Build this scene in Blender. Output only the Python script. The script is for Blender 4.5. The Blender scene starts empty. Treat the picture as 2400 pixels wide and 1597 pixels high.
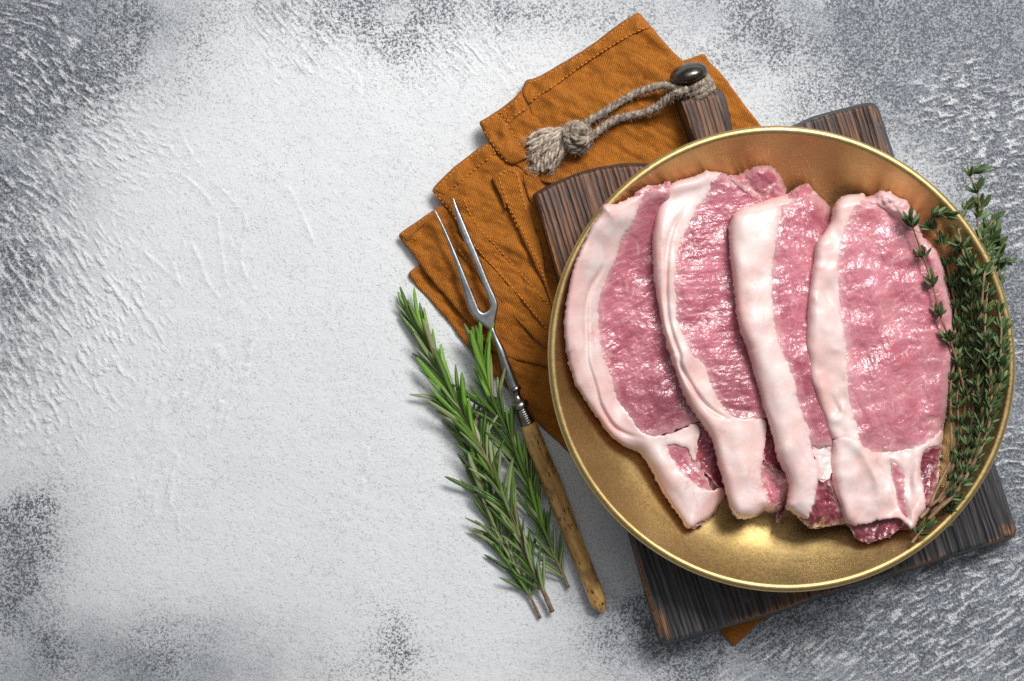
import bpy, math, random
import numpy as np
from mathutils import Vector, Matrix

# ------------------------------------------------------------------ camera, world, lamps
S = 0.00028            # metres per reference unit on the tabletop
H = 0.85               # camera height
CX, CY = 1200.0, 798.5
scene = bpy.context.scene
COL = scene.collection
cam_d = bpy.data.cameras.new("camera")
cam = bpy.data.objects.new("camera", cam_d); COL.objects.link(cam)
cam.location = (0, 0, H)
cam_d.sensor_width = 36.0
cam_d.lens = 36.0 * H / (2400 * S)
cam_d.clip_start = 0.01; cam_d.clip_end = 50
scene.camera = cam
world = bpy.data.worlds.new("World"); scene.world = world
world.use_nodes = True
bg = world.node_tree.nodes["Background"]
bg.inputs[0].default_value = (0.92, 0.95, 1.0, 1)
bg.inputs[1].default_value = 0.19

def lamp(name, az_dir, elev, dist, sx, sy, power, col, target=(0.08, 0, 0.02)):
    L = bpy.data.lights.new(name, 'AREA'); L.shape = 'RECTANGLE'
    L.size = sx; L.size_y = sy; L.energy = power; L.color = col
    o = bpy.data.objects.new(name, L); COL.objects.link(o)
    a = math.atan2(az_dir[1], az_dir[0]); e = math.radians(elev)
    t = Vector(target)
    p = t + Vector((math.cos(a) * math.cos(e), math.sin(a) * math.cos(e), math.sin(e))) * dist
    o.location = p
    o.rotation_euler = (t - p).to_track_quat('-Z', 'Y').to_euler()
    return o
lamp("softbox_key", (0.48, 0.88), 50, 1.7, 0.75, 0.42, 32.0, (1.0, 0.985, 0.96))
lamp("added_fill", (0.10, 1.0), 62, 1.6, 1.5, 0.9, 6.5, (0.96, 0.98, 1.0))  # added soft fill from the north, gives the plate its reflection contrast
scene.view_settings.view_transform = 'Standard'
scene.view_settings.look = 'None'
scene.view_settings.exposure = 0.0
scene.view_settings.gamma = 1.0
scene.cycles.max_bounces = 8
scene.cycles.use_denoising = False

def W(u, v, z=0.0):
    """Reference units (u right, v down) at height z -> world metres."""
    k = S * (H - z) / H
    return ((u - CX) * k, (CY - v) * k, z)

rng = np.random.RandomState(7)
random.seed(7)

# ------------------------------------------------------------------ numpy noise
_perm = np.random.RandomState(3).permutation(1024)
_ga = np.random.RandomState(4).rand(1024) * 2 * np.pi
def perlin(x, y, seed=0):
    x = np.asarray(x, float); y = np.asarray(y, float)
    xi = np.floor(x).astype(int); yi = np.floor(y).astype(int)
    xf = x - xi; yf = y - yi
    def g(ix, iy, fx, fy):
        h = _perm[(_perm[(ix + seed * 37) & 1023] + iy) & 1023]
        a = _ga[h]
        return np.cos(a) * fx + np.sin(a) * fy
    u = xf * xf * xf * (xf * (xf * 6 - 15) + 10); v = yf * yf * yf * (yf * (yf * 6 - 15) + 10)
    a = g(xi, yi, xf, yf); b = g(xi + 1, yi, xf - 1, yf)
    c = g(xi, yi + 1, xf, yf - 1); d = g(xi + 1, yi + 1, xf - 1, yf - 1)
    return (a + (b - a) * u + (c - a) * v + (a - b - c + d) * u * v) * 1.5
def fbm(x, y, seed=0, o=4):
    s = 0; a = 1.0; f = 1.0
    for i in range(o):
        s = s + a * perlin(x * f, y * f, seed + i * 5); a *= 0.5; f *= 2.03
    return s

# ------------------------------------------------------------------ object helpers
def setp(o, label=None, cat=None, group=None, kind=None):
    if label: o["label"] = label
    if cat: o["category"] = cat
    if group: o["group"] = group
    if kind: o["kind"] = kind
    return o
ROOT_INV = {}
def thing(name, loc, label, cat, group=None):
    o = bpy.data.objects.new(name, None); COL.objects.link(o)
    o.location = loc; o.empty_display_size = 0.01
    ROOT_INV[o] = Matrix.Translation(Vector(loc)).inverted()
    return setp(o, label, cat, group)
def link(name, me, parent=None, mat=None, kind=None, label=None, matrix=None):
    o = bpy.data.objects.new(name, me); COL.objects.link(o)
    if mat is not None and not me.materials: me.materials.append(mat)
    if matrix is not None: o.matrix_basis = matrix
    if parent is not None:
        o.parent = parent
        if parent in ROOT_INV: o.matrix_parent_inverse = ROOT_INV[parent]
    return setp(o, label, None, None, kind)
def mesh_np(name, V, F, smooth=True, attrs=None, uv=None):
    me = bpy.data.meshes.new(name)
    V = np.asarray(V, np.float32)
    if isinstance(F, np.ndarray):
        n = len(F); k = F.shape[1]
        me.vertices.add(len(V)); me.vertices.foreach_set("co", V.ravel())
        me.loops.add(n * k); me.loops.foreach_set("vertex_index", F.astype(np.int32).ravel())
        me.polygons.add(n)
        me.polygons.foreach_set("loop_start", np.arange(0, n * k, k, dtype=np.int32))
        me.polygons.foreach_set("loop_total", np.full(n, k, np.int32))
        me.update(calc_edges=True)
    else:
        me.from_pydata([tuple(map(float, v)) for v in V], [], F)
        me.update()
    me.validate()
    if smooth: me.polygons.foreach_set("use_smooth", np.ones(len(me.polygons), bool))
    if attrs:
        for k_, a in attrs.items():
            at = me.attributes.new(k_, 'FLOAT', 'POINT')
            at.data.foreach_set("value", np.asarray(a, np.float32))
    if uv is not None:
        at = me.attributes.new("flow", 'FLOAT_VECTOR', 'POINT')
        at.data.foreach_set("vector", np.asarray(uv, np.float32).ravel())
    return me

def chaikin(P, n, closed=True):
    P = np.asarray(P, float)
    for _ in range(n):
        if closed:
            Q = np.roll(P, -1, 0)
            P = np.stack([P * .75 + Q * .25, P * .25 + Q * .75], 1).reshape(-1, 2)
        else:
            A = P[:-1]; B = P[1:]
            M = np.stack([A * .75 + B * .25, A * .25 + B * .75], 1).reshape(-1, P.shape[1])
            P = np.vstack([P[:1], M, P[-1:]])
    return P
def soften(P):
    """keeps corners crisp, smooths the rest"""
    P = np.asarray(P, float)
    A = np.roll(P, 1, 0); B = np.roll(P, -1, 0); out = []
    for a, p, b in zip(A, P, B):
        u = (a - p); v = (b - p); lu = np.linalg.norm(u); lv = np.linalg.norm(v)
        c = (u @ v) / (lu * lv + 1e-9)
        k = 0.25 if c < -0.6 else 0.0
        r = min(lu, lv) * 0.3 if c < -0.6 else min(3.0, lu * .3, lv * .3)
        out += [p + u / (lu + 1e-9) * (lu * k if k else r), p + v / (lv + 1e-9) * (lv * k if k else r)]
    return np.array(out)
def resample(P, d, closed=True):
    P = np.asarray(P, float)
    if closed: P = np.vstack([P, P[:1]])
    L = np.r_[0, np.cumsum(np.linalg.norm(np.diff(P, axis=0), axis=1))]
    n = max(4, int(L[-1] / d))
    t = np.linspace(0, L[-1], n + 1)
    if closed: t = t[:-1]
    return np.stack([np.interp(t, L, P[:, i]) for i in range(P.shape[1])], 1)

def seg_dist(X, Y, P, closed):
    """distance and nearest point of X,Y to polyline P"""
    A = P; B = np.roll(P, -1, 0)
    if not closed: A = P[:-1]; B = P[1:]
    best = np.full(X.shape, 1e18); nx = np.zeros_like(X); ny = np.zeros_like(X)
    for (ax, ay), (bx, by) in zip(A, B):
        dx = bx - ax; dy = by - ay; l2 = dx * dx + dy * dy + 1e-12
        t = np.clip(((X - ax) * dx + (Y - ay) * dy) / l2, 0, 1)
        px = ax + t * dx; py = ay + t * dy
        d = (X - px) ** 2 + (Y - py) ** 2
        m = d < best
        best = np.where(m, d, best); nx = np.where(m, px, nx); ny = np.where(m, py, ny)
    return np.sqrt(best), nx, ny
def inside(X, Y, P):
    c = np.zeros(X.shape, bool)
    A = P; B = np.roll(P, -1, 0)
    for (ax, ay), (bx, by) in zip(A, B):
        if ay == by: continue
        c ^= ((ay > Y) != (by > Y)) & (X < (bx - ax) * (Y - ay) / (by - ay) + ax)
    return c

HM = np.zeros((1700, 2500), np.float32)     # running height map in reference units
def hm(u, v):
    return float(HM[int(min(max(v, 0), 1699)), int(min(max(u, 0), 2499))])

def prof(x):
    x = np.clip(x, 0, 1)
    return np.sqrt(1 - (1 - x) ** 2)

def line_bump(U, V, poly, w):
    P = np.asarray(poly, float)
    x0, y0 = P.min(0) - 4 * w; x1, y1 = P.max(0) + 4 * w
    out = np.zeros(U.shape)
    m = (U > x0) & (U < x1) & (V > y0) & (V < y1)
    if m.any():
        d, _, _ = seg_dist(U[m], V[m], resample(chaikin(P, 2, False), 12, False), False)
        L = np.linalg.norm(P[0] - P[-1]) * 0.3 + 1
        tp = np.minimum(np.hypot(U[m] - P[0, 0], V[m] - P[0, 1]), np.hypot(U[m] - P[-1, 0], V[m] - P[-1, 1])) / min(L, 60)
        out[m] = np.exp(-(d / w) ** 2) * np.clip(tp, 0.15, 1)
    return out

def pillow(name, poly, ztop, zbot, step=3, ck=2, jit=(0, 20), seed=0, attrfn=None, flow=None):
    """closed solid over a traced outline. ztop(U,V,d), zbot(U,V,d) heights (d: distance inside the outline)"""
    P = soften(poly) if ck == 'c' else (chaikin(poly, ck) if ck else np.asarray(poly, float))
    P = resample(P, step * 1.7)
    if jit[0]:
        n = np.roll(P, -1, 0) - np.roll(P, 1, 0)
        n /= np.linalg.norm(n, axis=1)[:, None] + 1e-9
        k = fbm(P[:, 0] / jit[1], P[:, 1] / jit[1], seed, 3) * jit[0]
        P = P + np.stack([n[:, 1], -n[:, 0]], 1) * k[:, None]
    x0 = math.floor(P[:, 0].min() / step) - 1; x1 = math.ceil(P[:, 0].max() / step) + 1
    y0 = math.floor(P[:, 1].min() / step) - 1; y1 = math.ceil(P[:, 1].max() / step) + 1
    gx = np.arange(x0, x1 + 1) * float(step); gy = np.arange(y0, y1 + 1) * float(step)
    U, V = np.meshgrid(gx, gy)
    ins = inside(U, V, P)
    near = ins.copy()
    for sh in ((0, 1), (0, -1), (1, 0), (-1, 0), (1, 1), (-1, -1), (1, -1), (-1, 1)):
        near |= np.roll(ins, sh, (0, 1))
    D = np.zeros(U.shape); NX = U.copy(); NY = V.copy()
    d, nx, ny = seg_dist(U[near], V[near], P, True)
    D[near] = d; NX[near] = nx; NY[near] = ny
    core = ins & (D > 0.3 * step)
    cell = core[:-1, :-1] | core[1:, :-1] | core[:-1, 1:] | core[1:, 1:]
    used = np.zeros(U.shape, bool)
    used[:-1, :-1] |= cell; used[1:, :-1] |= cell; used[:-1, 1:] |= cell; used[1:, 1:] |= cell
    edge = used & ~core
    U2 = np.where(edge, NX, U); V2 = np.where(edge, NY, V); D2 = np.where(core, D, 0.0)
    idx = -np.ones(U.shape, int); idx[used] = np.arange(used.sum())
    uu = U2[used]; vv = V2[used]; dd = D2[used]; ed = edge[used]
    zt = ztop(uu, vv, dd); zb = zbot(uu, vv, dd)
    zb = np.where(ed, zt, np.minimum(zb, zt - 1e-5))
    def to3(z):
        k = S * (H - z) / H
        return np.stack([(uu - CX) * k, (CY - vv) * k, z], 1)
    Vt = to3(zt); Vb = to3(zb)
    n = len(Vt)
    bidx = np.where(ed, np.arange(n), -1)
    nb = (~ed).sum(); bidx[~ed] = n + np.arange(nb)
    Vall = np.vstack([Vt, Vb[~ed]])
    cy, cx = np.nonzero(cell)
    a = idx[cy, cx]; b = idx[cy, cx + 1]; c = idx[cy + 1, cx + 1]; e = idx[cy + 1, cx]
    Ft = np.stack([a, e, c, b], 1)
    Fb = np.stack([bidx[a], bidx[b], bidx[c], bidx[e]], 1)
    alle = ed[a] & ed[b] & ed[c] & ed[e]
    F = np.vstack([Ft, Fb[~alle]])
    attrs = {}
    src = np.r_[np.arange(n), np.arange(n)[~ed]]
    if attrfn:
        for k_, arr in attrfn(uu, vv, dd).items(): attrs[k_] = arr[src]
    fl = None
    if flow is not None:
        fu, fv = flow(uu, vv)
        fl = np.stack([fu, fv, np.zeros(n)], 1)[src]
    me = mesh_np(name, Vall, F, True, attrs, fl)
    iu = U[used].astype(int); iv = V[used].astype(int)
    for ox in range(step):
        for oy in range(step):
            ii = np.clip(iv + oy, 0, 1699); jj = np.clip(iu + ox, 0, 2499)
            np.maximum.at(HM, (ii, jj), zt.astype(np.float32))
    return me

def tube_data(P, R, n=10, cap=True, flat=1.0, twist=0.0, up=(0, 0, 1)):
    """sweep a circle (flattened by flat) along 3D points P with radii R"""
    P = [Vector(p) for p in P]; Vv = []; F = []
    m = len(P)
    if not hasattr(R, '__len__'): R = [R] * m
    T = []
    for i in range(m):
        t = P[min(i + 1, m - 1)] - P[max(i - 1, 0)]
        if t.length < 1e-12: t = Vector((0, 0, 1))
        T.append(t.normalized())
    s = T[0].cross(Vector(up))
    if s.length < 1e-4: s = T[0].cross(Vector((1, 0, 0)))
    s.normalize()
    for i in range(m):
        s = (s - T[i] * s.dot(T[i])).normalized()
        b = s.cross(T[i])
        for k in range(n):
            a = 2 * math.pi * k / n + twist * i
            Vv.append(P[i] + (s * math.cos(a) + b * math.sin(a) * flat) * R[i])
    for i in range(m - 1):
        for k in range(n):
            k2 = (k + 1) % n
            F.append((i * n + k, i * n + k2, (i + 1) * n + k2, (i + 1) * n + k))
    if cap:
        F.append(tuple(range(n - 1, -1, -1))); F.append(tuple((m - 1) * n + k for k in range(n)))
    return Vv, F
class Bag:
    def __init__(s): s.V = []; s.F = []
    def add(s, VF):
        o = len(s.V); s.V += VF[0]; s.F += [tuple(i + o for i in f) for f in VF[1]]
        return s
    def mesh(s, name, smooth=True):
        return mesh_np(name, np.array([tuple(v) for v in s.V]), s.F, smooth)
def spline(P, n):
    """Catmull-Rom through points of any dimension, n samples per span"""
    P = np.asarray(P, float)
    Q = np.vstack([2 * P[0] - P[1], P, 2 * P[-1] - P[-2]]); out = []
    for i in range(1, len(Q) - 2):
        for t in np.linspace(0, 1, n, endpoint=False):
            a, b, c, d = Q[i - 1], Q[i], Q[i + 1], Q[i + 2]
            out.append(0.5 * (2 * b + (c - a) * t + (2 * a - 5 * b + 4 * c - d) * t * t + (3 * b - a - 3 * c + d) * t ** 3))
    out.append(P[-1])
    return np.array(out)

# ------------------------------------------------------------------ material helpers
class NT:
    def __init__(s, name):
        s.m = bpy.data.materials.new(name); s.m.use_nodes = True
        s.t = s.m.node_tree; s.b = s.t.nodes["Principled BSDF"]
        s.out = s.t.nodes["Material Output"]
    def n(s, typ, **kw):
        nd = s.t.nodes.new(typ)
        for k, v in kw.items():
            if k.startswith('i_'): s.put(nd, k[2:], v)
            else: setattr(nd, k, v)
        return nd
    def put(s, nd, key, v):
        inp = nd.inputs[int(key)] if key.isdigit() else nd.inputs[key]
        if isinstance(v, bpy.types.NodeSocket): s.t.links.new(v, inp)
        else: inp.default_value = v
    def P(s, **kw):
        for k, v in kw.items(): s.put(s.b, k.replace('_', ' '), v)
    def attr(s, name, vec=False):
        a = s.n('ShaderNodeAttribute', attribute_name=name)
        return a.outputs['Vector'] if vec else a.outputs['Fac']
    def co(s): return s.n('ShaderNodeTexCoord').outputs['Object']
    def geo(s, k='Position'): return s.n('ShaderNodeNewGeometry').outputs[k]
    def map(s, vec, sc=(1, 1, 1), loc=(0, 0, 0), rot=(0, 0, 0)):
        m = s.n('ShaderNodeMapping'); s.put(m, 'Vector', vec); m.inputs['Scale'].default_value = sc
        m.inputs['Location'].default_value = loc; m.inputs['Rotation'].default_value = rot
        return m.outputs[0]
    def noise(s, vec, scale, detail=3, rough=0.55, dist=0.0, col=False):
        nd = s.n('ShaderNodeTexNoise'); s.put(nd, 'Vector', vec)
        for k, v in (('Scale', scale), ('Detail', detail), ('Roughness', rough), ('Distortion', dist)): s.put(nd, k, v)
        return nd.outputs['Color' if col else 'Fac']
    def vor(s, vec, scale, feature='F1', rnd=1.0):
        nd = s.n('ShaderNodeTexVoronoi', feature=feature); s.put(nd, 'Vector', vec); s.put(nd, 'Scale', scale)
        s.put(nd, 'Randomness', rnd)
        return nd.outputs['Distance']
    def math(s, op, a, b=0.0, c=None, clamp=False):
        nd = s.n('ShaderNodeMath', operation=op, use_clamp=clamp); s.put(nd, '0', a); s.put(nd, '1', b)
        if c is not None: s.put(nd, '2', c)
        return nd.outputs[0]
    def rng(s, v, a, b, c=0.0, d=1.0, smooth=True):
        nd = s.n('ShaderNodeMapRange', interpolation_type='SMOOTHSTEP' if smooth else 'LINEAR')
        for k, x in zip('01234', (v, a, b, c, d)): s.put(nd, k, x)
        return nd.outputs[0]
    def mix(s, f, a, b, mode='MIX'):
        nd = s.n('ShaderNodeMix', data_type='RGBA', blend_type=mode)
        def c4(x): return x if isinstance(x, bpy.types.NodeSocket) else (tuple(x) + (1,) if len(x) == 3 else x)
        s.put(nd, '0', f); s.put(nd, '6', c4(a)); s.put(nd, '7', c4(b))
        return nd.outputs[2]
    def bump(s, h, dist, strength=1.0, prev=None):
        nd = s.n('ShaderNodeBump'); s.put(nd, 'Height', h); s.put(nd, 'Distance', dist); s.put(nd, 'Strength', strength)
        if prev is not None: s.put(nd, 'Normal', prev)
        return nd.outputs[0]
    def vadd(s, a, b, k):
        m = s.n('ShaderNodeVectorMath', operation='MULTIPLY_ADD'); s.put(m, '0', b); m.inputs[1].default_value = (k, k, k); s.put(m, '2', a)
        return m.outputs[0]

PX = 1 / S   # object-space metres -> reference units

def mat_table():
    t = NT("plaster"); p = t.map(t.co(), (PX, PX, PX))
    dark = t.attr("dark"); tone = t.attr("tone")
    fine = t.noise(p, 0.17, 2.5, 0.6, 0.5)
    fine2 = t.noise(t.map(p, (1, 1, 1), (900, 130, 0)), 0.33, 2, 0.55)
    white = t.mix(t.noise(p, 0.004, 3), (0.70, 0.715, 0.73), (0.785, 0.79, 0.795))
    col = t.mix(t.math('MULTIPLY', tone, 0.92, clamp=True), white, (0.235, 0.255, 0.29))
    # specks where the dark ground shows through the plaster
    f = t.math('ADD', t.math('MULTIPLY', fine, 0.75), t.math('MULTIPLY', fine2, 0.25))
    med = t.noise(t.map(p, (1, 1, 1), (40, 530, 0)), 0.045, 3, 0.65)
    f = t.math('ADD', f, t.math('MULTIPLY', t.math('SUBTRACT', med, 0.5), 0.17))
    f = t.math('ADD', f, t.math('MULTIPLY', dark, 0.125))
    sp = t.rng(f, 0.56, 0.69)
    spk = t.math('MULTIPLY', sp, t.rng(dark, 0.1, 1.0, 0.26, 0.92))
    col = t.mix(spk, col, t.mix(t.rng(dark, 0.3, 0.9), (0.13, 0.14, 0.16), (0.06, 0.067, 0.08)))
    # pale raised daubs and dark hollows left by the trowel
    st = t.math('MULTIPLY', t.attr("hi"), t.rng(fine2, 0.30, 0.50), clamp=True)
    col = t.mix(t.math('MULTIPLY', st, 0.95), col, (0.76, 0.775, 0.785))
    st2 = t.math('MULTIPLY', t.attr("lo"), t.math('MULTIPLY', t.rng(fine, 0.36, 0.56), t.rng(tone, 0.05, 0.5)))
    col = t.mix(t.math('MULTIPLY', st2, 0.75), col, (0.085, 0.092, 0.108))
    fine3 = t.noise(t.map(p, (1, 1, 1), (11, 730, 0)), 0.30, 2, 0.6)
    gk = t.math('MULTIPLY', t.rng(fine3, 0.46, 0.66), t.math('ADD', t.math('MULTIPLY', tone, 0.60), t.math('ADD', t.math('MULTIPLY', dark, 0.15), 0.02)))
    col = t.mix(gk, col, (0.10, 0.108, 0.125))
    gw = t.math('MULTIPLY', t.rng(fine3, 0.48, 0.34), t.math('MULTIPLY', tone, 0.30))
    col = t.mix(gw, col, (0.62, 0.64, 0.66))
    col = t.mix(t.math('MULTIPLY', t.attr("ridge_shade"), t.rng(fine2, 0.35, 0.6, 0.25, 0.75)), col, (0.16, 0.17, 0.19))  # shade beside the ridges, painted as thin dark lines
    # few ochre grains
    oc = t.rng(t.noise(t.map(p, (1, 1, 1), (77, 31, 0)), 0.045, 1, 0.5), 0.80, 0.86)
    col = t.mix(t.math('MULTIPLY', oc, 0.6), col, (0.55, 0.40, 0.22))
    t.P(Base_Color=col, Roughness=0.72, Specular_IOR_Level=0.35)
    h = t.bump(t.noise(p, 0.12, 4, 0.7), 0.0008, 0.55)
    h = t.bump(fine3, 0.0005, 0.5, h)
    h = t.bump(t.math('MULTIPLY', sp, -1.0), 0.0003, 0.5, h)
    h = t.bump(st, 0.0006, 0.6, h)
    t.P(Normal=h)
    return t.m

def mat_cloth():
    t = NT("orange_linen"); p = t.map(t.co(), (PX, PX, PX), rot=(0, 0, 0.52))
    a = t.noise(t.map(p, (0.022, 0.30, 1)), 1.0, 3, 0.7)
    b = t.noise(t.map(p, (0.30, 0.022, 1)), 1.0, 3, 0.7)
    w1 = t.n('ShaderNodeTexWave', wave_type='BANDS', bands_direction='DIAGONAL'); t.put(w1, 'Vector', p)
    t.put(w1, 'Scale', 0.105); t.put(w1, 'Distortion', 3.0); t.put(w1, 'Detail', 2.0); t.put(w1, 'Detail Scale', 0.4)
    big = t.noise(p, 0.012, 4)
    col = t.mix(t.rng(big, 0.3, 0.7), (0.30, 0.092, 0.009), (0.42, 0.140, 0.014))
    col = t.mix(t.rng(a, 0.42, 0.68), col, (0.55, 0.195, 0.022))
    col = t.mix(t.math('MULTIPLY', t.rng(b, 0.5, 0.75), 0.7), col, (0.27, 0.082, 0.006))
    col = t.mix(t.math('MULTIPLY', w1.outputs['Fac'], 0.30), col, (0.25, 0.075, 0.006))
    t.P(Base_Color=col, Roughness=0.85, Specular_IOR_Level=0.15, Sheen_Weight=0.12)
    h = t.bump(w1.outputs['Fac'], 0.0005, 0.8)
    h = t.bump(t.math('ADD', a, b), 0.0007, 0.5, h)
    h = t.bump(t.noise(p, 0.05, 4), 0.0012, 0.22, h)
    t.P(Normal=h)
    return t.m

def mat_simple(name, col, rough=0.5, metal=0.0, bumpscale=None, bd=0.0003, bs=0.4, var=None, spec=0.5, **kw):
    t = NT(name); p = t.map(t.co(), (PX, PX, PX))
    c = col
    if var is not None: c = t.mix(t.rng(t.noise(p, var[1], 4, 0.6), 0.35, 0.65), col, var[0])
    if not isinstance(c, bpy.types.NodeSocket): c = tuple(c) + (1,)
    t.P(Base_Color=c, Roughness=rough, Metallic=metal, Specular_IOR_Level=spec, **kw)
    if bumpscale: t.P(Normal=t.bump(t.noise(p, bumpscale, 4, 0.6), bd, bs))
    return t.m

def mat_gold():
    t = NT("brushed_gold"); p = t.map(t.co(), (PX, PX, PX))
    g = t.noise(p, 0.16, 3, 0.65); big = t.noise(p, 0.006, 4, 0.55)
    col = t.mix(t.rng(big, 0.35, 0.7), (0.50, 0.345, 0.115), (0.60, 0.425, 0.165))
    col = t.mix(t.rng(t.noise(p, 0.055, 4, 0.7), 0.60, 0.78), col, (0.32, 0.19, 0.07))
    t.P(Base_Color=col, Metallic=1.0, Roughness=t.rng(g, 0.3, 0.7, 0.38, 0.48), Coat_Weight=0.45, Coat_Roughness=0.45, Coat_IOR=1.8)
    h = t.bump(g, 0.00022, 0.14)
    h = t.bump(t.noise(p, 0.015, 3), 0.0018, 0.25, h)
    t.P(Normal=h)
    return t.m

def mat_wood():
    t = NT("charred_wood"); fl = t.attr("flow", True); warm = t.attr("warm"); gr = t.attr("groove")
    n1 = t.noise(t.map(fl, (1, 0.035, 1)), 0.14, 4, 0.65)
    n2 = t.noise(t.map(fl, (1, 0.02, 1), (50, 9, 0)), 0.30, 3, 0.65)
    big = t.noise(fl, 0.007, 3, 0.5)
    brown = t.mix(t.rng(n1, 0.38, 0.66), (0.050, 0.026, 0.019), (0.27, 0.120, 0.060))
    brown = t.mix(t.math('MULTIPLY', t.rng(n2, 0.5, 0.72), 0.7), brown, (0.36, 0.17, 0.085))
    black = t.mix(t.rng(n1, 0.35, 0.7), (0.020, 0.022, 0.026), (0.105, 0.095, 0.094))
    w = t.rng(t.math('ADD', warm, t.math('MULTIPLY', t.math('SUBTRACT', big, 0.5), 1.3)), 0.25, 0.75)
    col = t.mix(w, black, brown)
    col = t.mix(t.math('MULTIPLY', gr, 0.85), col, (0.008, 0.007, 0.008))
    worn = t.math('MULTIPLY', t.attr("worn"), t.rng(n1, 0.40, 0.58))
    col = t.mix(worn, col, (0.50, 0.20, 0.045))
    t.P(Base_Color=col, Roughness=t.rng(n1, 0.3, 0.7, 0.42, 0.6), Specular_IOR_Level=0.45)
    h = t.bump(n1, 0.0009, 0.6); h = t.bump(n2, 0.0005, 0.5, h)
    t.P(Normal=h)
    return t.m

def mat_lean(name, deep, mid, pale, fibre=(0.9, 5.0), vein=0.6, gloss=1.0):
    t = NT(name); p = t.map(t.co(), (PX, PX, PX)); fl = t.attr("flow", True); edge = t.attr("edge")
    wv = t.vadd(fl, t.noise(fl, 1.1, 3, 0.6, col=True), 0.9)
    big = t.noise(fl, 0.55, 4, 0.6)
    col = t.mix(t.rng(big, 0.36, 0.64), deep, mid)
    fib = t.noise(t.map(wv, (fibre[0], fibre[1], 1)), 1.5, 4, 0.65)
    col = t.mix(t.math('MULTIPLY', t.rng(fib, 0.48, 0.72), 0.45), col, pale)
    v1 = t.vor(t.map(wv, (0.45, 1.5, 1)), 1.1, 'DISTANCE_TO_EDGE')
    vm = t.math('MULTIPLY', t.rng(v1, 0.03, 0.0), t.rng(t.noise(fl, 1.6, 2), 0.48, 0.66))
    col = t.mix(t.math('MULTIPLY', vm, vein), col, (0.76, 0.47, 0.46))
    col = t.mix(t.math('MULTIPLY', edge, 0.6), col, (0.78, 0.52, 0.50))
    col = t.mix(t.math('MULTIPLY', t.attr('rosy'), 0.75), col, tuple(c * 0.55 for c in deep))  # deeper meat colour, with shade painted in towards the right of the chops
    t.P(Base_Color=col, Roughness=0.45, Specular_IOR_Level=0.4,
        Subsurface_Weight=0.35, Subsurface_Radius=(0.012, 0.004, 0.003), Subsurface_Scale=0.22,
        Coat_Weight=1.0 * gloss, Coat_Roughness=0.15, Coat_IOR=1.5)
    h0 = t.bump(fib, 0.0010, 0.25)
    t.P(Normal=h0)
    h = t.bump(fib, 0.0012, 0.35)
    h = t.bump(t.noise(t.map(wv, (1.2, 2.6, 1)), 2.6, 2, 0.5, 0.6), 0.0016, 0.35, h)
    t.put(t.b, 'Coat Normal', h)
    return t.m

def mat_fat(name="pork_fat", c1=(0.76, 0.545, 0.51), c2=(0.81, 0.69, 0.66), c3=(0.72, 0.37, 0.345)):
    t = NT(name); p = t.map(t.co(), (PX, PX, PX))
    big = t.noise(p, 0.011, 4, 0.6, 0.8)
    col = t.mix(t.rng(big, 0.38, 0.62), c1, c2)
    pk = t.noise(t.map(p, (1, 1, 1), (300, 70, 0)), 0.009, 4, 0.62)
    col = t.mix(t.math('MULTIPLY', t.rng(pk, 0.54, 0.74), 0.55), col, c3)
    ru = t.attr("rosy")
    vn = t.vor(t.vadd(t.map(p, (0.012, 0.006, 0.01)), t.noise(p, 0.012, 4, 0.65, col=True), 1.0), 1.0, 'DISTANCE_TO_EDGE')
    col = t.mix(t.math('MULTIPLY', t.math('MULTIPLY', t.rng(vn, 0.028, 0.0), t.rng(pk, 0.42, 0.6)), 0.5), col, c3)
    col = t.mix(t.math('MULTIPLY', ru, 0.6), col, c3)
    t.P(Base_Color=col, Roughness=0.40, Specular_IOR_Level=0.45, Subsurface_Weight=0.16,
        Subsurface_Radius=(0.015, 0.008, 0.006), Subsurface_Scale=0.22, Coat_Weight=0.25, Coat_Roughness=0.25)
    h = t.bump(t.noise(p, 0.008, 2, 0.4, 0.6), 0.0020, 0.18)
    h = t.bump(t.noise(p, 0.07, 3, 0.55), 0.0006, 0.22, h)
    t.P(Normal=h)
    return t.m

def mat_leaf(name, c1, c2, rough=0.35, mid=None):
    t = NT(name); p = t.map(t.co(), (1, 1, 1))
    oi = t.n('ShaderNodeObjectInfo').outputs['Random']
    col = t.mix(oi, c1, c2)
    if mid is not None:
        m = t.attr("mid")
        col = t.mix(t.math('MULTIPLY', m, 0.85), col, mid)
    t.P(Base_Color=col, Roughness=rough, Specular_IOR_Level=0.5, Subsurface_Weight=0.0)
    t.P(Normal=t.bump(t.noise(t.map(p, (40, 12, 40)), 1.0, 3), 0.002, 0.25))
    return t.m

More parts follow.
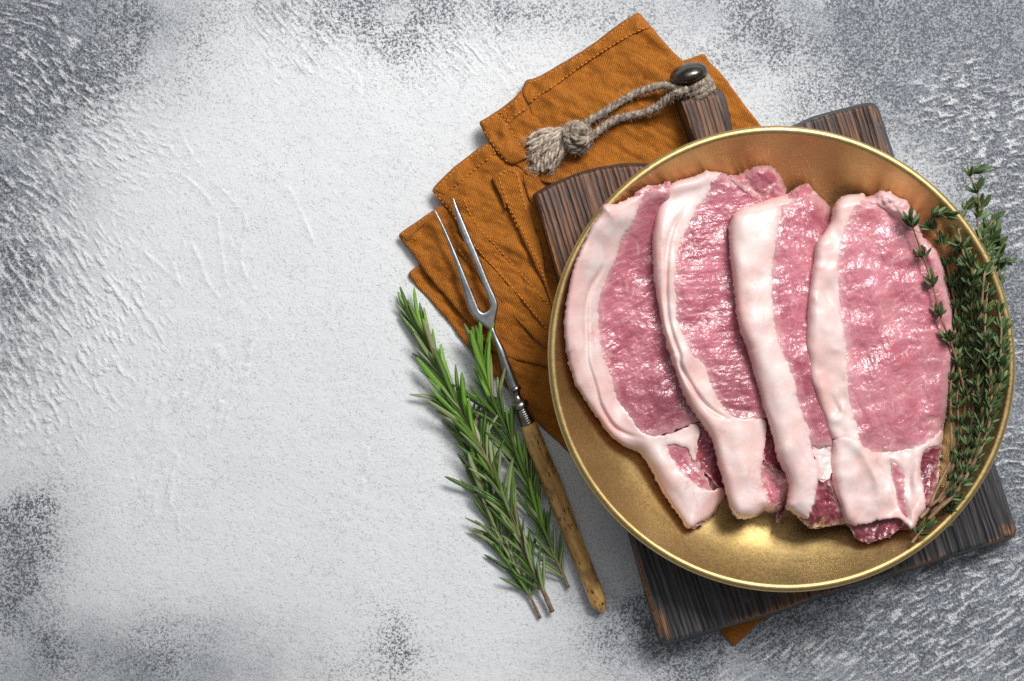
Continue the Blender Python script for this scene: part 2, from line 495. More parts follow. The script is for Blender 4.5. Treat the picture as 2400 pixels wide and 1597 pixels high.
M_TABLE = mat_table(); M_CLOTH = mat_cloth(); M_GOLD = mat_gold(); M_WOOD = mat_wood()
M_THREAD = mat_simple("orange_thread", (0.66, 0.24, 0.03), 0.7, spec=0.2)
M_STEEL = mat_simple("worn_steel", (0.50, 0.50, 0.51), 0.33, 1.0, 0.05, 0.0004, 0.3, ((0.33, 0.33, 0.34), 0.03))
M_NICKEL = mat_simple("tarnished_nickel", (0.42, 0.40, 0.37), 0.24, 1.0, 0.06, 0.0004, 0.3, ((0.24, 0.21, 0.18), 0.04))
M_BRONZE = mat_simple("dark_bronze", (0.16, 0.145, 0.12), 0.30, 1.0, 0.06, 0.0006, 0.5, ((0.09, 0.085, 0.075), 0.05))
def mat_horn():
    t = NT("horn_handle"); p = t.map(t.co(), (PX, PX, PX), rot=(0, 0, -0.375))
    # grain follows the handle
    g = t.noise(t.map(p, (0.10, 0.012, 0.10)), 1.0, 4, 0.6)
    col = t.mix(t.rng(g, 0.35, 0.65), (0.42, 0.205, 0.048), (0.64, 0.385, 0.13))
    col = t.mix(t.rng(t.noise(p, 0.012, 3), 0.5, 0.70), col, (0.22, 0.11, 0.036))
    v = t.noise(t.map(p, (0.34, 0.055, 0.34)), 1.0, 1, 0.4)
    col = t.mix(t.math('MULTIPLY', t.rng(v, 0.60, 0.65), t.rng(t.noise(p, 0.016, 2), 0.40, 0.52)), col, (0.045, 0.022, 0.01))
    t.P(Base_Color=col, Roughness=0.33, Specular_IOR_Level=0.5, Coat_Weight=0.3, Coat_Roughness=0.2)
    t.P(Normal=t.bump(g, 0.0006, 0.4))
    return t.m
M_HORN = mat_horn()
M_ROPE = mat_simple("jute", (0.13, 0.105, 0.085), 0.9, 0, 0.16, 0.0012, 0.8, ((0.44, 0.36, 0.285), 0.09), spec=0.1)
M_ROPE2 = mat_simple("jute_frayed", (0.46, 0.365, 0.285), 0.9, 0, 0.2, 0.0010, 0.7, ((0.68, 0.57, 0.47), 0.05), spec=0.1)
LEAN_A = mat_lean("lean_pork", (0.40, 0.090, 0.130), (0.57, 0.190, 0.235), (0.72, 0.36, 0.39), gloss=1.0)
LEAN_P = mat_lean("pale_lean_pork", (0.48, 0.125, 0.165), (0.63, 0.245, 0.285), (0.77, 0.43, 0.45), fibre=(4.5, 1.0), vein=0.75)
LEAN_D = mat_lean("dark_lean_pork", (0.17, 0.022, 0.04), (0.33, 0.065, 0.085), (0.50, 0.17, 0.18), vein=0.35)
LEANS = (LEAN_A, LEAN_P, LEAN_D)
FAT = mat_fat()
FAT_W = mat_fat("white_pork_fat", (0.82, 0.68, 0.65), (0.86, 0.79, 0.77), (0.78, 0.48, 0.45))
R_DARK = mat_leaf("rosemary_green", (0.030, 0.080, 0.012), (0.090, 0.180, 0.026), 0.26, (0.17, 0.26, 0.06))
R_LIGHT = mat_leaf("rosemary_pale", (0.12, 0.19, 0.04), (0.26, 0.31, 0.12), 0.40, (0.36, 0.40, 0.24))
R_BRIGHT = mat_leaf("rosemary_bright", (0.10, 0.25, 0.02), (0.17, 0.34, 0.03), 0.38, (0.23, 0.40, 0.08))
R_BROWN = mat_leaf("rosemary_browned", (0.20, 0.17, 0.06), (0.25, 0.24, 0.11), 0.5, (0.32, 0.30, 0.18))
T_LEAF = mat_leaf("thyme_green", (0.034, 0.072, 0.024), (0.10, 0.155, 0.058), 0.42, (0.11, 0.17, 0.055))
T_LEAF2 = mat_leaf("thyme_pale", (0.075, 0.135, 0.035), (0.15, 0.205, 0.07), 0.45, (0.22, 0.28, 0.12))
STEM_G = mat_simple("green_stem", (0.16, 0.19, 0.07), 0.6, 0, 0.1, 0.0004, 0.5, ((0.24, 0.14, 0.07), 0.03))
STEM_B = mat_simple("woody_stem", (0.25, 0.15, 0.09), 0.7, 0, 0.12, 0.0005, 0.6, ((0.13, 0.075, 0.045), 0.05))
STEM_T = mat_simple("thyme_stem", (0.30, 0.195, 0.095), 0.6, 0, 0.1, 0.0004, 0.5, ((0.20, 0.105, 0.065), 0.03))

# ------------------------------------------------------------------ tabletop
def crop(x0, y0, k):
    return lambda *p: [(x0 + a / k, y0 + b / k) for a, b in p]
A_ = crop(1280, 360, 3.137); B_ = crop(1280, 800, 3.137); C_ = crop(1800, 360, 3.137); D_ = crop(1800, 800, 3.137)
E_ = crop(900, 0, 2.8); F_ = crop(900, 440, 3.408); G_ = crop(900, 680, 3.92); H_ = crop(1000, 1040, 3.408)
K_ = crop(1550, 100, 3.92); Q_ = crop(1400, 1200, 3.928); T1 = crop(0, 0, 3.92); T2 = crop(0, 400, 2.613)
T3 = crop(0, 1000, 2.619); T4 = crop(600, 0, 3.92); T5 = crop(1700, 0, 3.267); T6 = crop(1900, 1100, 3.154)

def build_table():
    st = 3.0
    gx = np.concatenate([-np.array([4200., 3000, 2000, 1300, 800, 450, 220, 100, 50][:9]), np.arange(-30, 2431, st), np.array([2480., 2560, 2700, 3000, 3500, 4300, 5500, 7000])])
    gy = np.concatenate([-np.array([4200., 3000, 2000, 1300, 800, 450, 220, 100, 50]), np.arange(-30, 1630, st), np.array([1680., 1760, 1900, 2200, 2700, 3500, 4600, 6000])])
    U, V = np.meshgrid(gx, gy)
    def blobs(L):
        s = np.zeros(U.shape)
        for cx, cy, rx, ry, a, *rot in L:
            r = math.radians(rot[0]) if rot else 0
            du = (U - cx) * math.cos(r) + (V - cy) * math.sin(r); dv = -(U - cx) * math.sin(r) + (V - cy) * math.cos(r)
            s = s + a * np.exp(-(du / rx) ** 2 - (dv / ry) ** 2)
        return s
    wob = 1 + 0.8 * fbm(U / 150, V / 150, 2, 5)
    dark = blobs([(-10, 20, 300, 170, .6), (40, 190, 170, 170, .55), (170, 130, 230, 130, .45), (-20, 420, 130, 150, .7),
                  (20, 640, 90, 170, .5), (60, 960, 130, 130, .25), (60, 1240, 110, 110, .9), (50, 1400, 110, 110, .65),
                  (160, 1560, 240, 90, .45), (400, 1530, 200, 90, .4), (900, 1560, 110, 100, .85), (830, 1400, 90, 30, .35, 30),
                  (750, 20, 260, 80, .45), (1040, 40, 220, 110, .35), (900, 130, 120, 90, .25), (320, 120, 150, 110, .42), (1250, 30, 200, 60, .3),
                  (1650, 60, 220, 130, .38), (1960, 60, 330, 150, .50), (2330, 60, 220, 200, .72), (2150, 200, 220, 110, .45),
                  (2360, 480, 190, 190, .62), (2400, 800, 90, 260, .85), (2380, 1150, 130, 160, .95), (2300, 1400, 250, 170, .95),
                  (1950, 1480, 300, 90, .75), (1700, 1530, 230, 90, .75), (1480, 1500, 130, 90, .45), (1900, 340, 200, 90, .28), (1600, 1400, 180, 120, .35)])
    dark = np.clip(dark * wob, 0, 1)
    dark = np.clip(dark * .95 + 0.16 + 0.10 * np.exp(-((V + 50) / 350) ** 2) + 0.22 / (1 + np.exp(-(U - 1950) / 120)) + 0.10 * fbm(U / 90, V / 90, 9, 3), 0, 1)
    tone = blobs([(-30, 20, 380, 220, .64), (0, 330, 210, 350, .48), (250, 60, 200, 160, .2), (0, 720, 150, 260, .28), (20, 1330, 160, 210, .38), (150, 1600, 460, 150, .45),
                  (450, 1560, 250, 120, .25), (2330, 80, 330, 250, .60), (1950, 60, 350, 160, .34), (2420, 500, 230, 300, .55), (2440, 950, 200, 400, .85),
                  (2300, 1460, 450, 270, .80), (1750, 1560, 330, 120, .42), (1450, 1430, 160, 200, .28), (800, -20, 400, 90, .22), (1500, -20, 400, 120, .26),
                  (2150, 270, 300, 150, .25)])
    tone = np.clip(tone * 1.4 * (1 + 0.3 * fbm(U / 120, V / 120, 12, 3)), 0, 1)
    # trowel strokes: patches, each worked in one direction
    patches = [(110, 240, 200, 38, .9, 16, 5), (230, 330, 150, 32, .6, 20, 5), (60, 470, 150, 42, .7, 18, 5.5), (110, 640, 170, 55, 1.0, 22, 6.5), (190, 760, 150, 58, .9, 22, 6.5),
               (60, 850, 130, 60, .9, 20, 7), (90, 950, 110, 60, .6, 14, 8), (40, 40, 110, 12, .7, 26, 5), (440, 900, 130, -62, .45, 30, 7), (350, 1180, 120, -62, .3, 30, 8),
               (2250, 250, 120, -14, .9, 16, 5), (2350, 330, 130, -16, 1.0, 18, 5.5), (2390, 520, 120, -10, .8, 20, 5), (2400, 800, 80, -5, .6, 26, 5), (2390, 1050, 110, -6, .9, 24, 5),
               (2250, 1330, 150, -24, 1.0, 26, 5), (2120, 1440, 150, -32, .9, 26, 5), (2330, 1450, 170, -33, 1.0, 30, 5), (2200, 1580, 150, -36, .9, 30, 5), (1800, 1500, 130, -36, .7, 26, 4.5),
               (1950, 1540, 130, -38, .6, 26, 5), (1520, 1490, 90, -45, .5, 18, 6), (700, 60, 130, 48, .5, 30, 5), (1080, 80, 110, 52, .5, 28, 5)]
    daub = np.zeros(U.shape); cover = np.zeros(U.shape)
    for i, (x, y, r, a, am, ln, wd) in enumerate(patches):
        m = (np.abs(U - x) < r * 2.2) & (np.abs(V - y) < r * 2.2)
        u_ = U[m]; v_ = V[m]
        an_ = math.radians(a) + 0.16 * fbm(u_ / 240, v_ / 240, 300 + i, 1)
        fu_ = ((u_ - x) * np.cos(an_) + (v_ - y) * np.sin(an_)) / ln; fv_ = (-(u_ - x) * np.sin(an_) + (v_ - y) * np.cos(an_)) / wd
        nz = fbm(fu_ * .5, fv_ * .5, 31 + i, 2) + 0.35 * fbm(u_ / 5.5, v_ / 5.5, 35, 1)
        w = np.exp(-((u_ - x) ** 2 + (v_ - y) ** 2) / r ** 2) * (0.8 + 0.8 * fbm(u_ / 50, v_ / 50, 37 + i, 2))
        w = np.clip(w * 1.3, 0, 1) * am
        daub[m] = np.where(w > cover[m], nz, daub[m]); cover[m] = np.maximum(cover[m], w)
    # soften the seams where a patch takes over from its neighbour
    strength = cover
    # relief
    z = 0.00025 * fbm(U / 160, V / 160, 21, 4)
    hi = np.clip((daub - 0.10 - 0.25 * (1 - strength)) / 0.22, 0, 1) * np.clip(strength * 1.4, 0, 1)
    lo = np.clip((-daub - 0.12 - 0.2 * (1 - strength)) / 0.25, 0, 1) * np.clip(strength * 1.4, 0, 1)
    z += 0.00085 * hi - 0.0003 * lo
    z += 0.00012 * fbm(U / 30, V / 30, 43, 3)
    ridges = [T1((0, 10), (200, 30), (310, 60), (390, 140), (450, 250), (560, 380), (760, 440), (960, 500), (1180, 570), (1270, 620), (1380, 740), (1500, 800)),
              T1((480, 400), (600, 450), (760, 560)), T1((620, 560), (860, 780), (1010, 880)), T1((280, 940), (500, 1080)), T1((880, 860), (1050, 1000), (1250, 1190), (1450, 1340)),
              T1((1640, 1180), (1700, 1300), (1790, 1470), (1880, 1568)), T1((1520, 1280), (1600, 1420), (1740, 1568)), T1((20, 860), (180, 980), (300, 1080)),
              T4((270, 110), (420, 270), (560, 340), (720, 440), (830, 570), (900, 720), (940, 830)), T4((720, 0), (860, 150), (1000, 280), (1090, 360), (1060, 440), (1030, 600)),
              T4((1060, 330), (1200, 490), (1350, 650), (1500, 820), (1620, 950)), T4((1100, 160), (1160, 230), (1180, 320)), T4((940, 680), (960, 780), (930, 830)),
              T4((1370, 20), (1500, 100), (1640, 150), (1800, 200), (1950, 310), (2130, 400)), T4((1720, 180), (1790, 380), (1900, 580), (2060, 760)),
              T4((1940, 0), (2030, 200), (2140, 340), (2170, 560), (2260, 720), (2352, 860)), T4((330, 0), (450, 100)), T4((2230, 520), (2352, 640)),
              T2((1110, 10), (1290, 170), (1340, 330), (1360, 500), (1385, 690)), T2((1230, 0), (1400, 150), (1520, 290), (1490, 420), (1470, 560), (1500, 640)),
              T2((360, 200), (520, 320), (640, 430), (740, 480), (770, 450)), T2((810, 430), (920, 530), (1000, 600), (1110, 700)), T2((1180, 450), (1230, 570), (1290, 710), (1350, 790)),
              T2((1125, 430), (1128, 560), (1118, 680)), T2((1050, 540), (1090, 660)), T2((1400, 400), (1440, 560), (1460, 700)), T2((1760, 80), (1840, 240), (1930, 440), (1900, 500)),
              T2((1680, 820), (1600, 930), (1530, 1020), (1540, 1130), (1520, 1230), (1400, 1340), (1290, 1460)), T2((1620, 680), (1500, 800), (1300, 930)),
              T2((1790, 1010), (1780, 1090)), T2((1030, 1120), (920, 1290), (880, 1490)), T2((1180, 1200), (1080, 1300), (990, 1470)), T2((1130, 1330), (1050, 1470)),
              T2((1340, 1070), (1280, 1200)), T2((800, 830), (880, 970), (900, 1080)), T2((560, 480), (620, 620), (700, 720)), T2((580, 900), (700, 950)),
              T3((1090, 170), (1080, 280), (1040, 420), (1050, 480)), T3((1020, 200), (960, 330), (940, 500)), T3((860, 10), (800, 90)), T3((990, 0), (920, 90), (860, 240)), T3((1280, 10), (1240, 110)),
              T3((2260, 130), (2240, 360), (2150, 560), (2090, 660)), T3((1500, 40), (1400, 230), (1280, 400)), T3((940, 1170), (950, 1240), (880, 1430)), T3((940, 1180), (800, 1310)),
              T3((2000, 560), (1950, 660)), T3((1100, 540), (1090, 640)), T3((700, 1250), (520, 1520)), T3((1740, 680), (1560, 980)), T3((180, 40), (380, 270)),
              T5((410, 0), (310, 200)), T5((940, 0), (860, 160), (720, 320), (560, 440), (440, 530)), T5((1520, 10), (1400, 150), (1260, 240)),
              T5((2120, 290), (2080, 290), (2040, 480), (2070, 490), (2110, 410), (2120, 290)), T5((2287, 480), (2050, 590), (1800, 640), (1500, 660), (1000, 650), (700, 720)),
              T5((1280, 1190), (1500, 1200), (1800, 1190), (2100, 1170), (2287, 1140)), T5((1560, 1220), (1720, 1290), (1850, 1360)), T5((2287, 1390), (2130, 1430), (1990, 1430)),
              T5((1960, 1450), (2060, 1540)), T5((2287, 1040), (2130, 1110)),
              T6((1430, 910), (1200, 1000), (1000, 1130), (800, 1260)), T6((1577, 1080), (1300, 1180), (900, 1330), (600, 1400), (300, 1440), (50, 1568)), T6((1577, 1290), (1400, 1370), (1200, 1480)),
              T6((1100, 600), (900, 720), (750, 840)), T6((1577, 130), (1400, 140)), T6((1577, 560), (1420, 590)), T6((300, 1230), (60, 1340))]
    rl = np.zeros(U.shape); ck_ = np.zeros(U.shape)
    for i, r in enumerate(ridges):
        amp = (0.7 + 0.5 * ((i * 7) % 5) / 5) * (1.0 if i % 3 else 1.25)
        P = np.asarray(r, float)
        x0, y0 = P.min(0) - 60; x1, y1 = P.max(0) + 60
        m = (U > x0) & (U < x1) & (V > y0) & (V < y1)
        if not m.any(): continue
        Pr = resample(chaikin(P, 2, False), 10, False)
        Pr = Pr + np.stack([fbm(Pr[:, 0] / 25, Pr[:, 1] / 25, 61, 2), fbm(Pr[:, 0] / 25, Pr[:, 1] / 25, 71, 2)], 1) * 3.0
        d, nx, ny = seg_dist(U[m], V[m], Pr, False)
        side = np.sign((U[m] - nx) * 0.6 - (V[m] - ny) * 0.8 + 1e-9)
        # one sided lip: sharp on one side, feathered on the other
        h = np.where(side > 0, np.exp(-(d / 2.4) ** 2), np.exp(-(d / 7.0))) * np.clip(0.75 + 1.3 * fbm(nx / 28, ny / 28, 63, 2), 0, 1.3)
        rl[m] = np.maximum(rl[m], h * amp)
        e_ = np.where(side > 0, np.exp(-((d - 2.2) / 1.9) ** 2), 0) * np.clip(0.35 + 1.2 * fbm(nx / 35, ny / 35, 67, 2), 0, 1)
        ck_[m] = np.maximum(ck_[m], e_ * (0.25 + 0.75 * np.clip(tone[m] * 1.5 + (dark[m] - .3), 0, 1)))  # painted shade line along the sharp side of each ridge
    z += 0.00062 * rl
    z -= 0.0014            # everything rests at z = 0, the plaster rolls just below
    z += 0.0009
    k = S * (H - z) / H
    X = (U - CX) * k; Y = (CY - V) * k
    ny_, nx_ = U.shape
    idx = np.arange(ny_ * nx_).reshape(ny_, nx_)
    Fq = np.stack([idx[:-1, :-1].ravel(), idx[1:, :-1].ravel(), idx[1:, 1:].ravel(), idx[:-1, 1:].ravel()], 1)
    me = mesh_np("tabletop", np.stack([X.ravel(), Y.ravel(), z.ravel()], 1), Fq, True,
                 {"dark": dark.ravel(), "tone": tone.ravel(), "hi": hi.ravel(), "lo": lo.ravel(), "ridge_shade": ck_.ravel()},
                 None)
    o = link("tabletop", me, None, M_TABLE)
    setp(o, "pale grey plastered stone tabletop with dark speckled corners and trowel marks", None, None, "structure")
build_table()

# ------------------------------------------------------------------ orange cloth
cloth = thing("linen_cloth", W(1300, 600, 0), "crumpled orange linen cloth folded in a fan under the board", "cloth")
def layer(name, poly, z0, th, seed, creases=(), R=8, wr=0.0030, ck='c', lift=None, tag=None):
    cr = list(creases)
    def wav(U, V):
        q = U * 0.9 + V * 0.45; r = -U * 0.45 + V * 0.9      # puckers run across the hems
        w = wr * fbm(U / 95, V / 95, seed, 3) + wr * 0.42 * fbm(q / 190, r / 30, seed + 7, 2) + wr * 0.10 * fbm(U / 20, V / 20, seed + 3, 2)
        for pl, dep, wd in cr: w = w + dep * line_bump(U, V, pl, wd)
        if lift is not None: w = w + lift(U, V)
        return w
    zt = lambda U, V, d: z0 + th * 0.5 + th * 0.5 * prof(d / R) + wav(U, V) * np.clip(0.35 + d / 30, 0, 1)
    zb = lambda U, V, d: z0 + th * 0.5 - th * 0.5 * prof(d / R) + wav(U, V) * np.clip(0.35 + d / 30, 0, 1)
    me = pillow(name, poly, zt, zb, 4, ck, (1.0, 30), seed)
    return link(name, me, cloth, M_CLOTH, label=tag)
# bottom layers first
layer("fold", F_((190, 690), (230, 650), (300, 610), (500, 700), (900, 900), (1500, 1300)) + [(1500, 900), (1500, 1250)] +
      [(1420, 1150), (1345, 1072), (1290, 1020), (1255, 985), (1190, 912), (1130, 850)] + F_((700, 1320), (600, 1190), (520, 1070), (430, 970), (330, 860), (260, 790)),
      0.0002, 0.0030, 101, [(F_((400, 760), (700, 1130), (900, 1350)), -0.0008, 10)])
layer("fold", Q_((900, 900), (1105, 1070), (1255, 1245), (1400, 1110), (1500, 1010), (1680, 890), (1600, 700)), 0.0002, 0.0026, 103, wr=0.0006)
layer("fold", K_((-200, 300), (395, 98), (440, 180), (560, 290), (700, 490), (850, 680), (930, 790), (800, 1100), (0, 1200)), 0.0003, 0.0030, 105, [(K_((440, 480), (640, 700)), 0.0012, 14)])
layer("fold", F_((110, 380), (200, 310), (300, 245), (420, 160), (480, 120), (700, 300), (1000, 650), (1450, 1200), (1400, 1450), (1250, 1420),
      (1000, 1370), (900, 1330), (840, 1290), (740, 1160), (650, 1060), (520, 900), (430, 800), (330, 680), (270, 590), (190, 480)), 0.0030, 0.0032, 107,
      [(F_((560, 560), (650, 760), (760, 1000)), 0.0008, 30)], lift=lambda U, V: 0.0012 * np.exp(-((U - 935) ** 2 + (V - 555) ** 2) / 60 ** 2))
layer("fold", F_((575, 490), (600, 455), (650, 420), (900, 520), (1200, 760), (1450, 1100), (1450, 1300), (1300, 1310), (1150, 1150), (1000, 1000), (900, 890), (800, 760),
      (700, 650), (620, 560)), 0.0058, 0.0026, 109, R=7)
layer("fold", E_((310, 1250), (380, 1170), (480, 1080), (600, 985), (700, 925), (900, 950), (1100, 1300), (1250, 1560)) +
      F_((1550, 800), (1500, 1250), (1320, 1180), (1200, 1030), (1050, 850), (900, 680), (760, 540), (640, 400), (580, 270), (520, 165), (440, 95)),
      0.0068, 0.0030, 111, [(F_((860, 380), (1000, 470), (1080, 560)), 0.0014, 14), (F_((760, 100), (900, 300), (1080, 540)), 0.0010, 22), (F_((1000, 700), (1150, 800)), -0.0012, 14)],
      lift=lambda U, V: 0.002 * np.exp(-((U - 1015) ** 2 + (V - 450) ** 2) / 60 ** 2))
layer("fold", E_((620, 800), (700, 760), (850, 650), (890, 600), (940, 560), (1200, 700), (1300, 1000), (1250, 1250), (960, 1180), (870, 1085), (810, 1080), (760, 1020), (680, 920)),
      0.0095, 0.0028, 113, [(E_((700, 900), (860, 900)), -0.0012, 8), (E_((740, 760), (860, 930), (930, 1030)), -0.0015, 7)],
      lift=lambda U, V: 0.0012 * np.exp(-((U - 1122) ** 2 + (V - 290) ** 2) / 60 ** 2))
layer("fold", E_((900, 590), (935, 530), (1000, 515), (1100, 455), (1250, 370), (1400, 270), (1500, 190), (1600, 120), (1670, 78), (1765, 185), (1850, 290), (1990, 430), (2150, 700), (2300, 1050),
      (1900, 1300), (1500, 1330), (1100, 1500), (1000, 1430), (930, 1260), (880, 1080), (1020, 1030), (1040, 880), (1000, 850), (965, 770), (950, 700)),
      0.0078, 0.0036, 115, [(E_((960, 690), (1040, 650), (1100, 700), (1100, 800)), 0.0016, 26), (E_((1560, 180), (1640, 330), (1900, 600)), 0.0012, 18), (E_((1700, 120), (1840, 330), (2000, 520)), 0.0016, 14),
                       (E_((1200, 520), (1330, 640)), -0.0012, 16), (E_((1300, 400), (1380, 520)), -0.0012, 14), (E_((1500, 260), (1560, 400)), -0.0010, 14), (E_((1500, 820), (1800, 700)), 0.0010, 24),
                       (E_((1080, 600), (1150, 760)), 0.0012, 18), (E_((900, 1180), (1300, 1130), (1700, 1040)), 0.0010, 30)])
# strap with its loose end
layer("strap", E_((705, 1165), (760, 1120), (815, 1095), (870, 1100), (892, 1150), (920, 1280), (950, 1370), (985, 1450)) + F_((1200, 330), (1262, 450), (1275, 560), (1285, 700), (1330, 850), (1400, 1000), (1360, 1010), (1330, 920), (1290, 790),
      (1230, 680), (1180, 560), (1110, 430), (1050, 280), (975, 130)) + E_((800, 1400), (770, 1300), (740, 1240)), 0.0112, 0.0030, 117, [(E_((790, 1290), (900, 1260)), -0.001, 6)], R=7, wr=0.0008)
# hems: the doubled bands along the edges
def hem(poly, th=0.0016, seed=1, creases=()):
    cr = list(creases)
    def base(U, V):
        return HM[np.clip(V.astype(int), 0, 1699), np.clip(U.astype(int), 0, 2499)].astype(float)
    P = chaikin(poly, 1)
    keep = HM.copy()
    # average the surface below so that the band follows it
    def zt(U, V, d):
        b = (base(U, V) + base(U + 6, V) + base(U - 6, V) + base(U, V + 6) + base(U, V - 6)) / 5
        q = (U + V * 0.2)
        return np.maximum(b, base(U, V) - 0.0003) - 0.0002 + th * prof(d / 5) + 0.0020 * np.clip(fbm(q / 22, V / 60, seed, 2), -0.5, 1) * np.clip(d / 12, 0, 1)
    me = pillow("hem", poly, zt, lambda U, V, d: base(U, V) - 0.0012, 4, "c", (0.8, 30), seed)
    link("hem", me, cloth, M_CLOTH)
hem(E_((930, 528), (1000, 513), (1100, 453), (1250, 368), (1400, 268), (1500, 188), (1600, 118), (1668, 82), (1760, 185), (1650, 222), (1500, 308), (1300, 440), (1100, 590), (1010, 640), (950, 698), (915, 640), (900, 600)), seed=3)
hem(E_((625, 800), (700, 760), (742, 740), (800, 800), (850, 880), (945, 1040), (862, 1085), (812, 1080), (760, 1020), (680, 920)), seed=5)
hem(E_((745, 735), (850, 652), (890, 605), (915, 640), (945, 725), (880, 765), (820, 825), (790, 780)), seed=9, th=0.001)
hem(F_((115, 380), (200, 312), (300, 247), (420, 163), (470, 140), (500, 190), (400, 240), (300, 320), (215, 400), (190, 440)), seed=7, th=0.0009)
hem(E_((318, 1250), (380, 1172), (480, 1082), (600, 987), (690, 932), (745, 1005), (640, 1080), (540, 1165), (430, 1255), (400, 1290)), seed=6, th=0.0009)
def stitches(lines):
    bag = Bag()
    for ln in lines:
        P = resample(chaikin(ln, 2, False), 11.0, False)
        for i in range(0, len(P) - 1):
            a = P[i] + (P[i + 1] - P[i]) * 0.12; b = P[i] + (P[i + 1] - P[i]) * 0.78
            pts = []
            for t in (0, 0.5, 1):
                c = a + (b - a) * t
                pts.append(W(c[0] + random.uniform(-.7, .7), c[1] + random.uniform(-.7, .7), hm(*c) + (0.0005 if t == 0.5 else 0.0001)))
            bag.add(tube_data(pts, [0.00028, 0.00042, 0.00028], 5))
    link("stitching", bag.mesh("stitching"), cloth, M_THREAD, kind="stuff")
stitches([E_((945, 545), (1010, 530), (1110, 470), (1260, 385), (1410, 285), (1510, 208), (1600, 140), (1660, 100)),
          E_((960, 675), (1010, 625), (1100, 575), (1300, 425), (1500, 295), (1650, 210), (1745, 172)),
          E_((640, 810), (710, 775), (760, 745), (860, 670), (900, 630)), E_((765, 750), (860, 890), (925, 1020)), E_((640, 830), (700, 930), (770, 1030), (820, 1070)),
          E_((800, 800), (870, 750), (930, 715)), E_((335, 1250), (390, 1185), (490, 1095), (610, 1000), (690, 950)), E_((430, 1250), (540, 1160), (640, 1075), (740, 1000)),
          F_((400, 50), (470, 110), (560, 220), (620, 340)), F_((620, 60), (720, 290), (850, 420), (960, 540), (1150, 750), (1340, 970)), F_((690, 420), (760, 510), (920, 680), (1080, 860), (1220, 1030), (1330, 1165)),
          F_((135, 380), (210, 325), (310, 258), (420, 180)), F_((215, 435), (300, 360)), F_((600, 490), (640, 555), (720, 640)), F_((215, 690), (260, 650)), F_((300, 800), (350, 730)),
          E_((755, 1190), (745, 1160), (800, 1115), (860, 1118), (880, 1170)), E_((760, 1190), (790, 1280), (820, 1370), (880, 1500)), E_((880, 1180), (905, 1290), (935, 1390)),
          F_((1000, 150), (1080, 300), (1150, 440), (1240, 600), (1290, 760))])

# ------------------------------------------------------------------ cutting board
ZB0, ZB1 = 0.0050, 0.0280
board = thing("cutting_board", W(1800, 900, ZB0), "charred ribbed wooden cutting board with a short handle under the plate", "cutting board")
ax = np.array([0.2950, 0.9555]); ax = ax / np.linalg.norm(ax); ac = np.array([ax[1], -ax[0]])
_r1 = np.random.RandomState(11)
gq = []; q_ = -200.0
while q_ < 1400:
    gq.append((q_, _r1.uniform(1.9, 3.6), _r1.uniform(0.40, 1.0), _r1.uniform(-1, 1))); q_ += _r1.uniform(8, 15) if _r1.rand() < .85 else _r1.uniform(15, 24)
def groovef(U, V):
    q = (U - 1253) * ac[0] + (V - 455) * ac[1]; p = (U - 1253) * ax[0] + (V - 455) * ax[1]
    qq = q + 3.5 * fbm(p / 260, q / 300, 81, 2) + 0.8 * fbm(p / 30, q / 60, 83, 2)
    g = np.zeros(U.shape)
    for c, w, a, ph in gq:
        m = np.abs(qq - c) < 14
        if m.any():
            g[m] = np.maximum(g[m], a * np.exp(-((qq[m] - c) / w) ** 2))
    return g, p, q
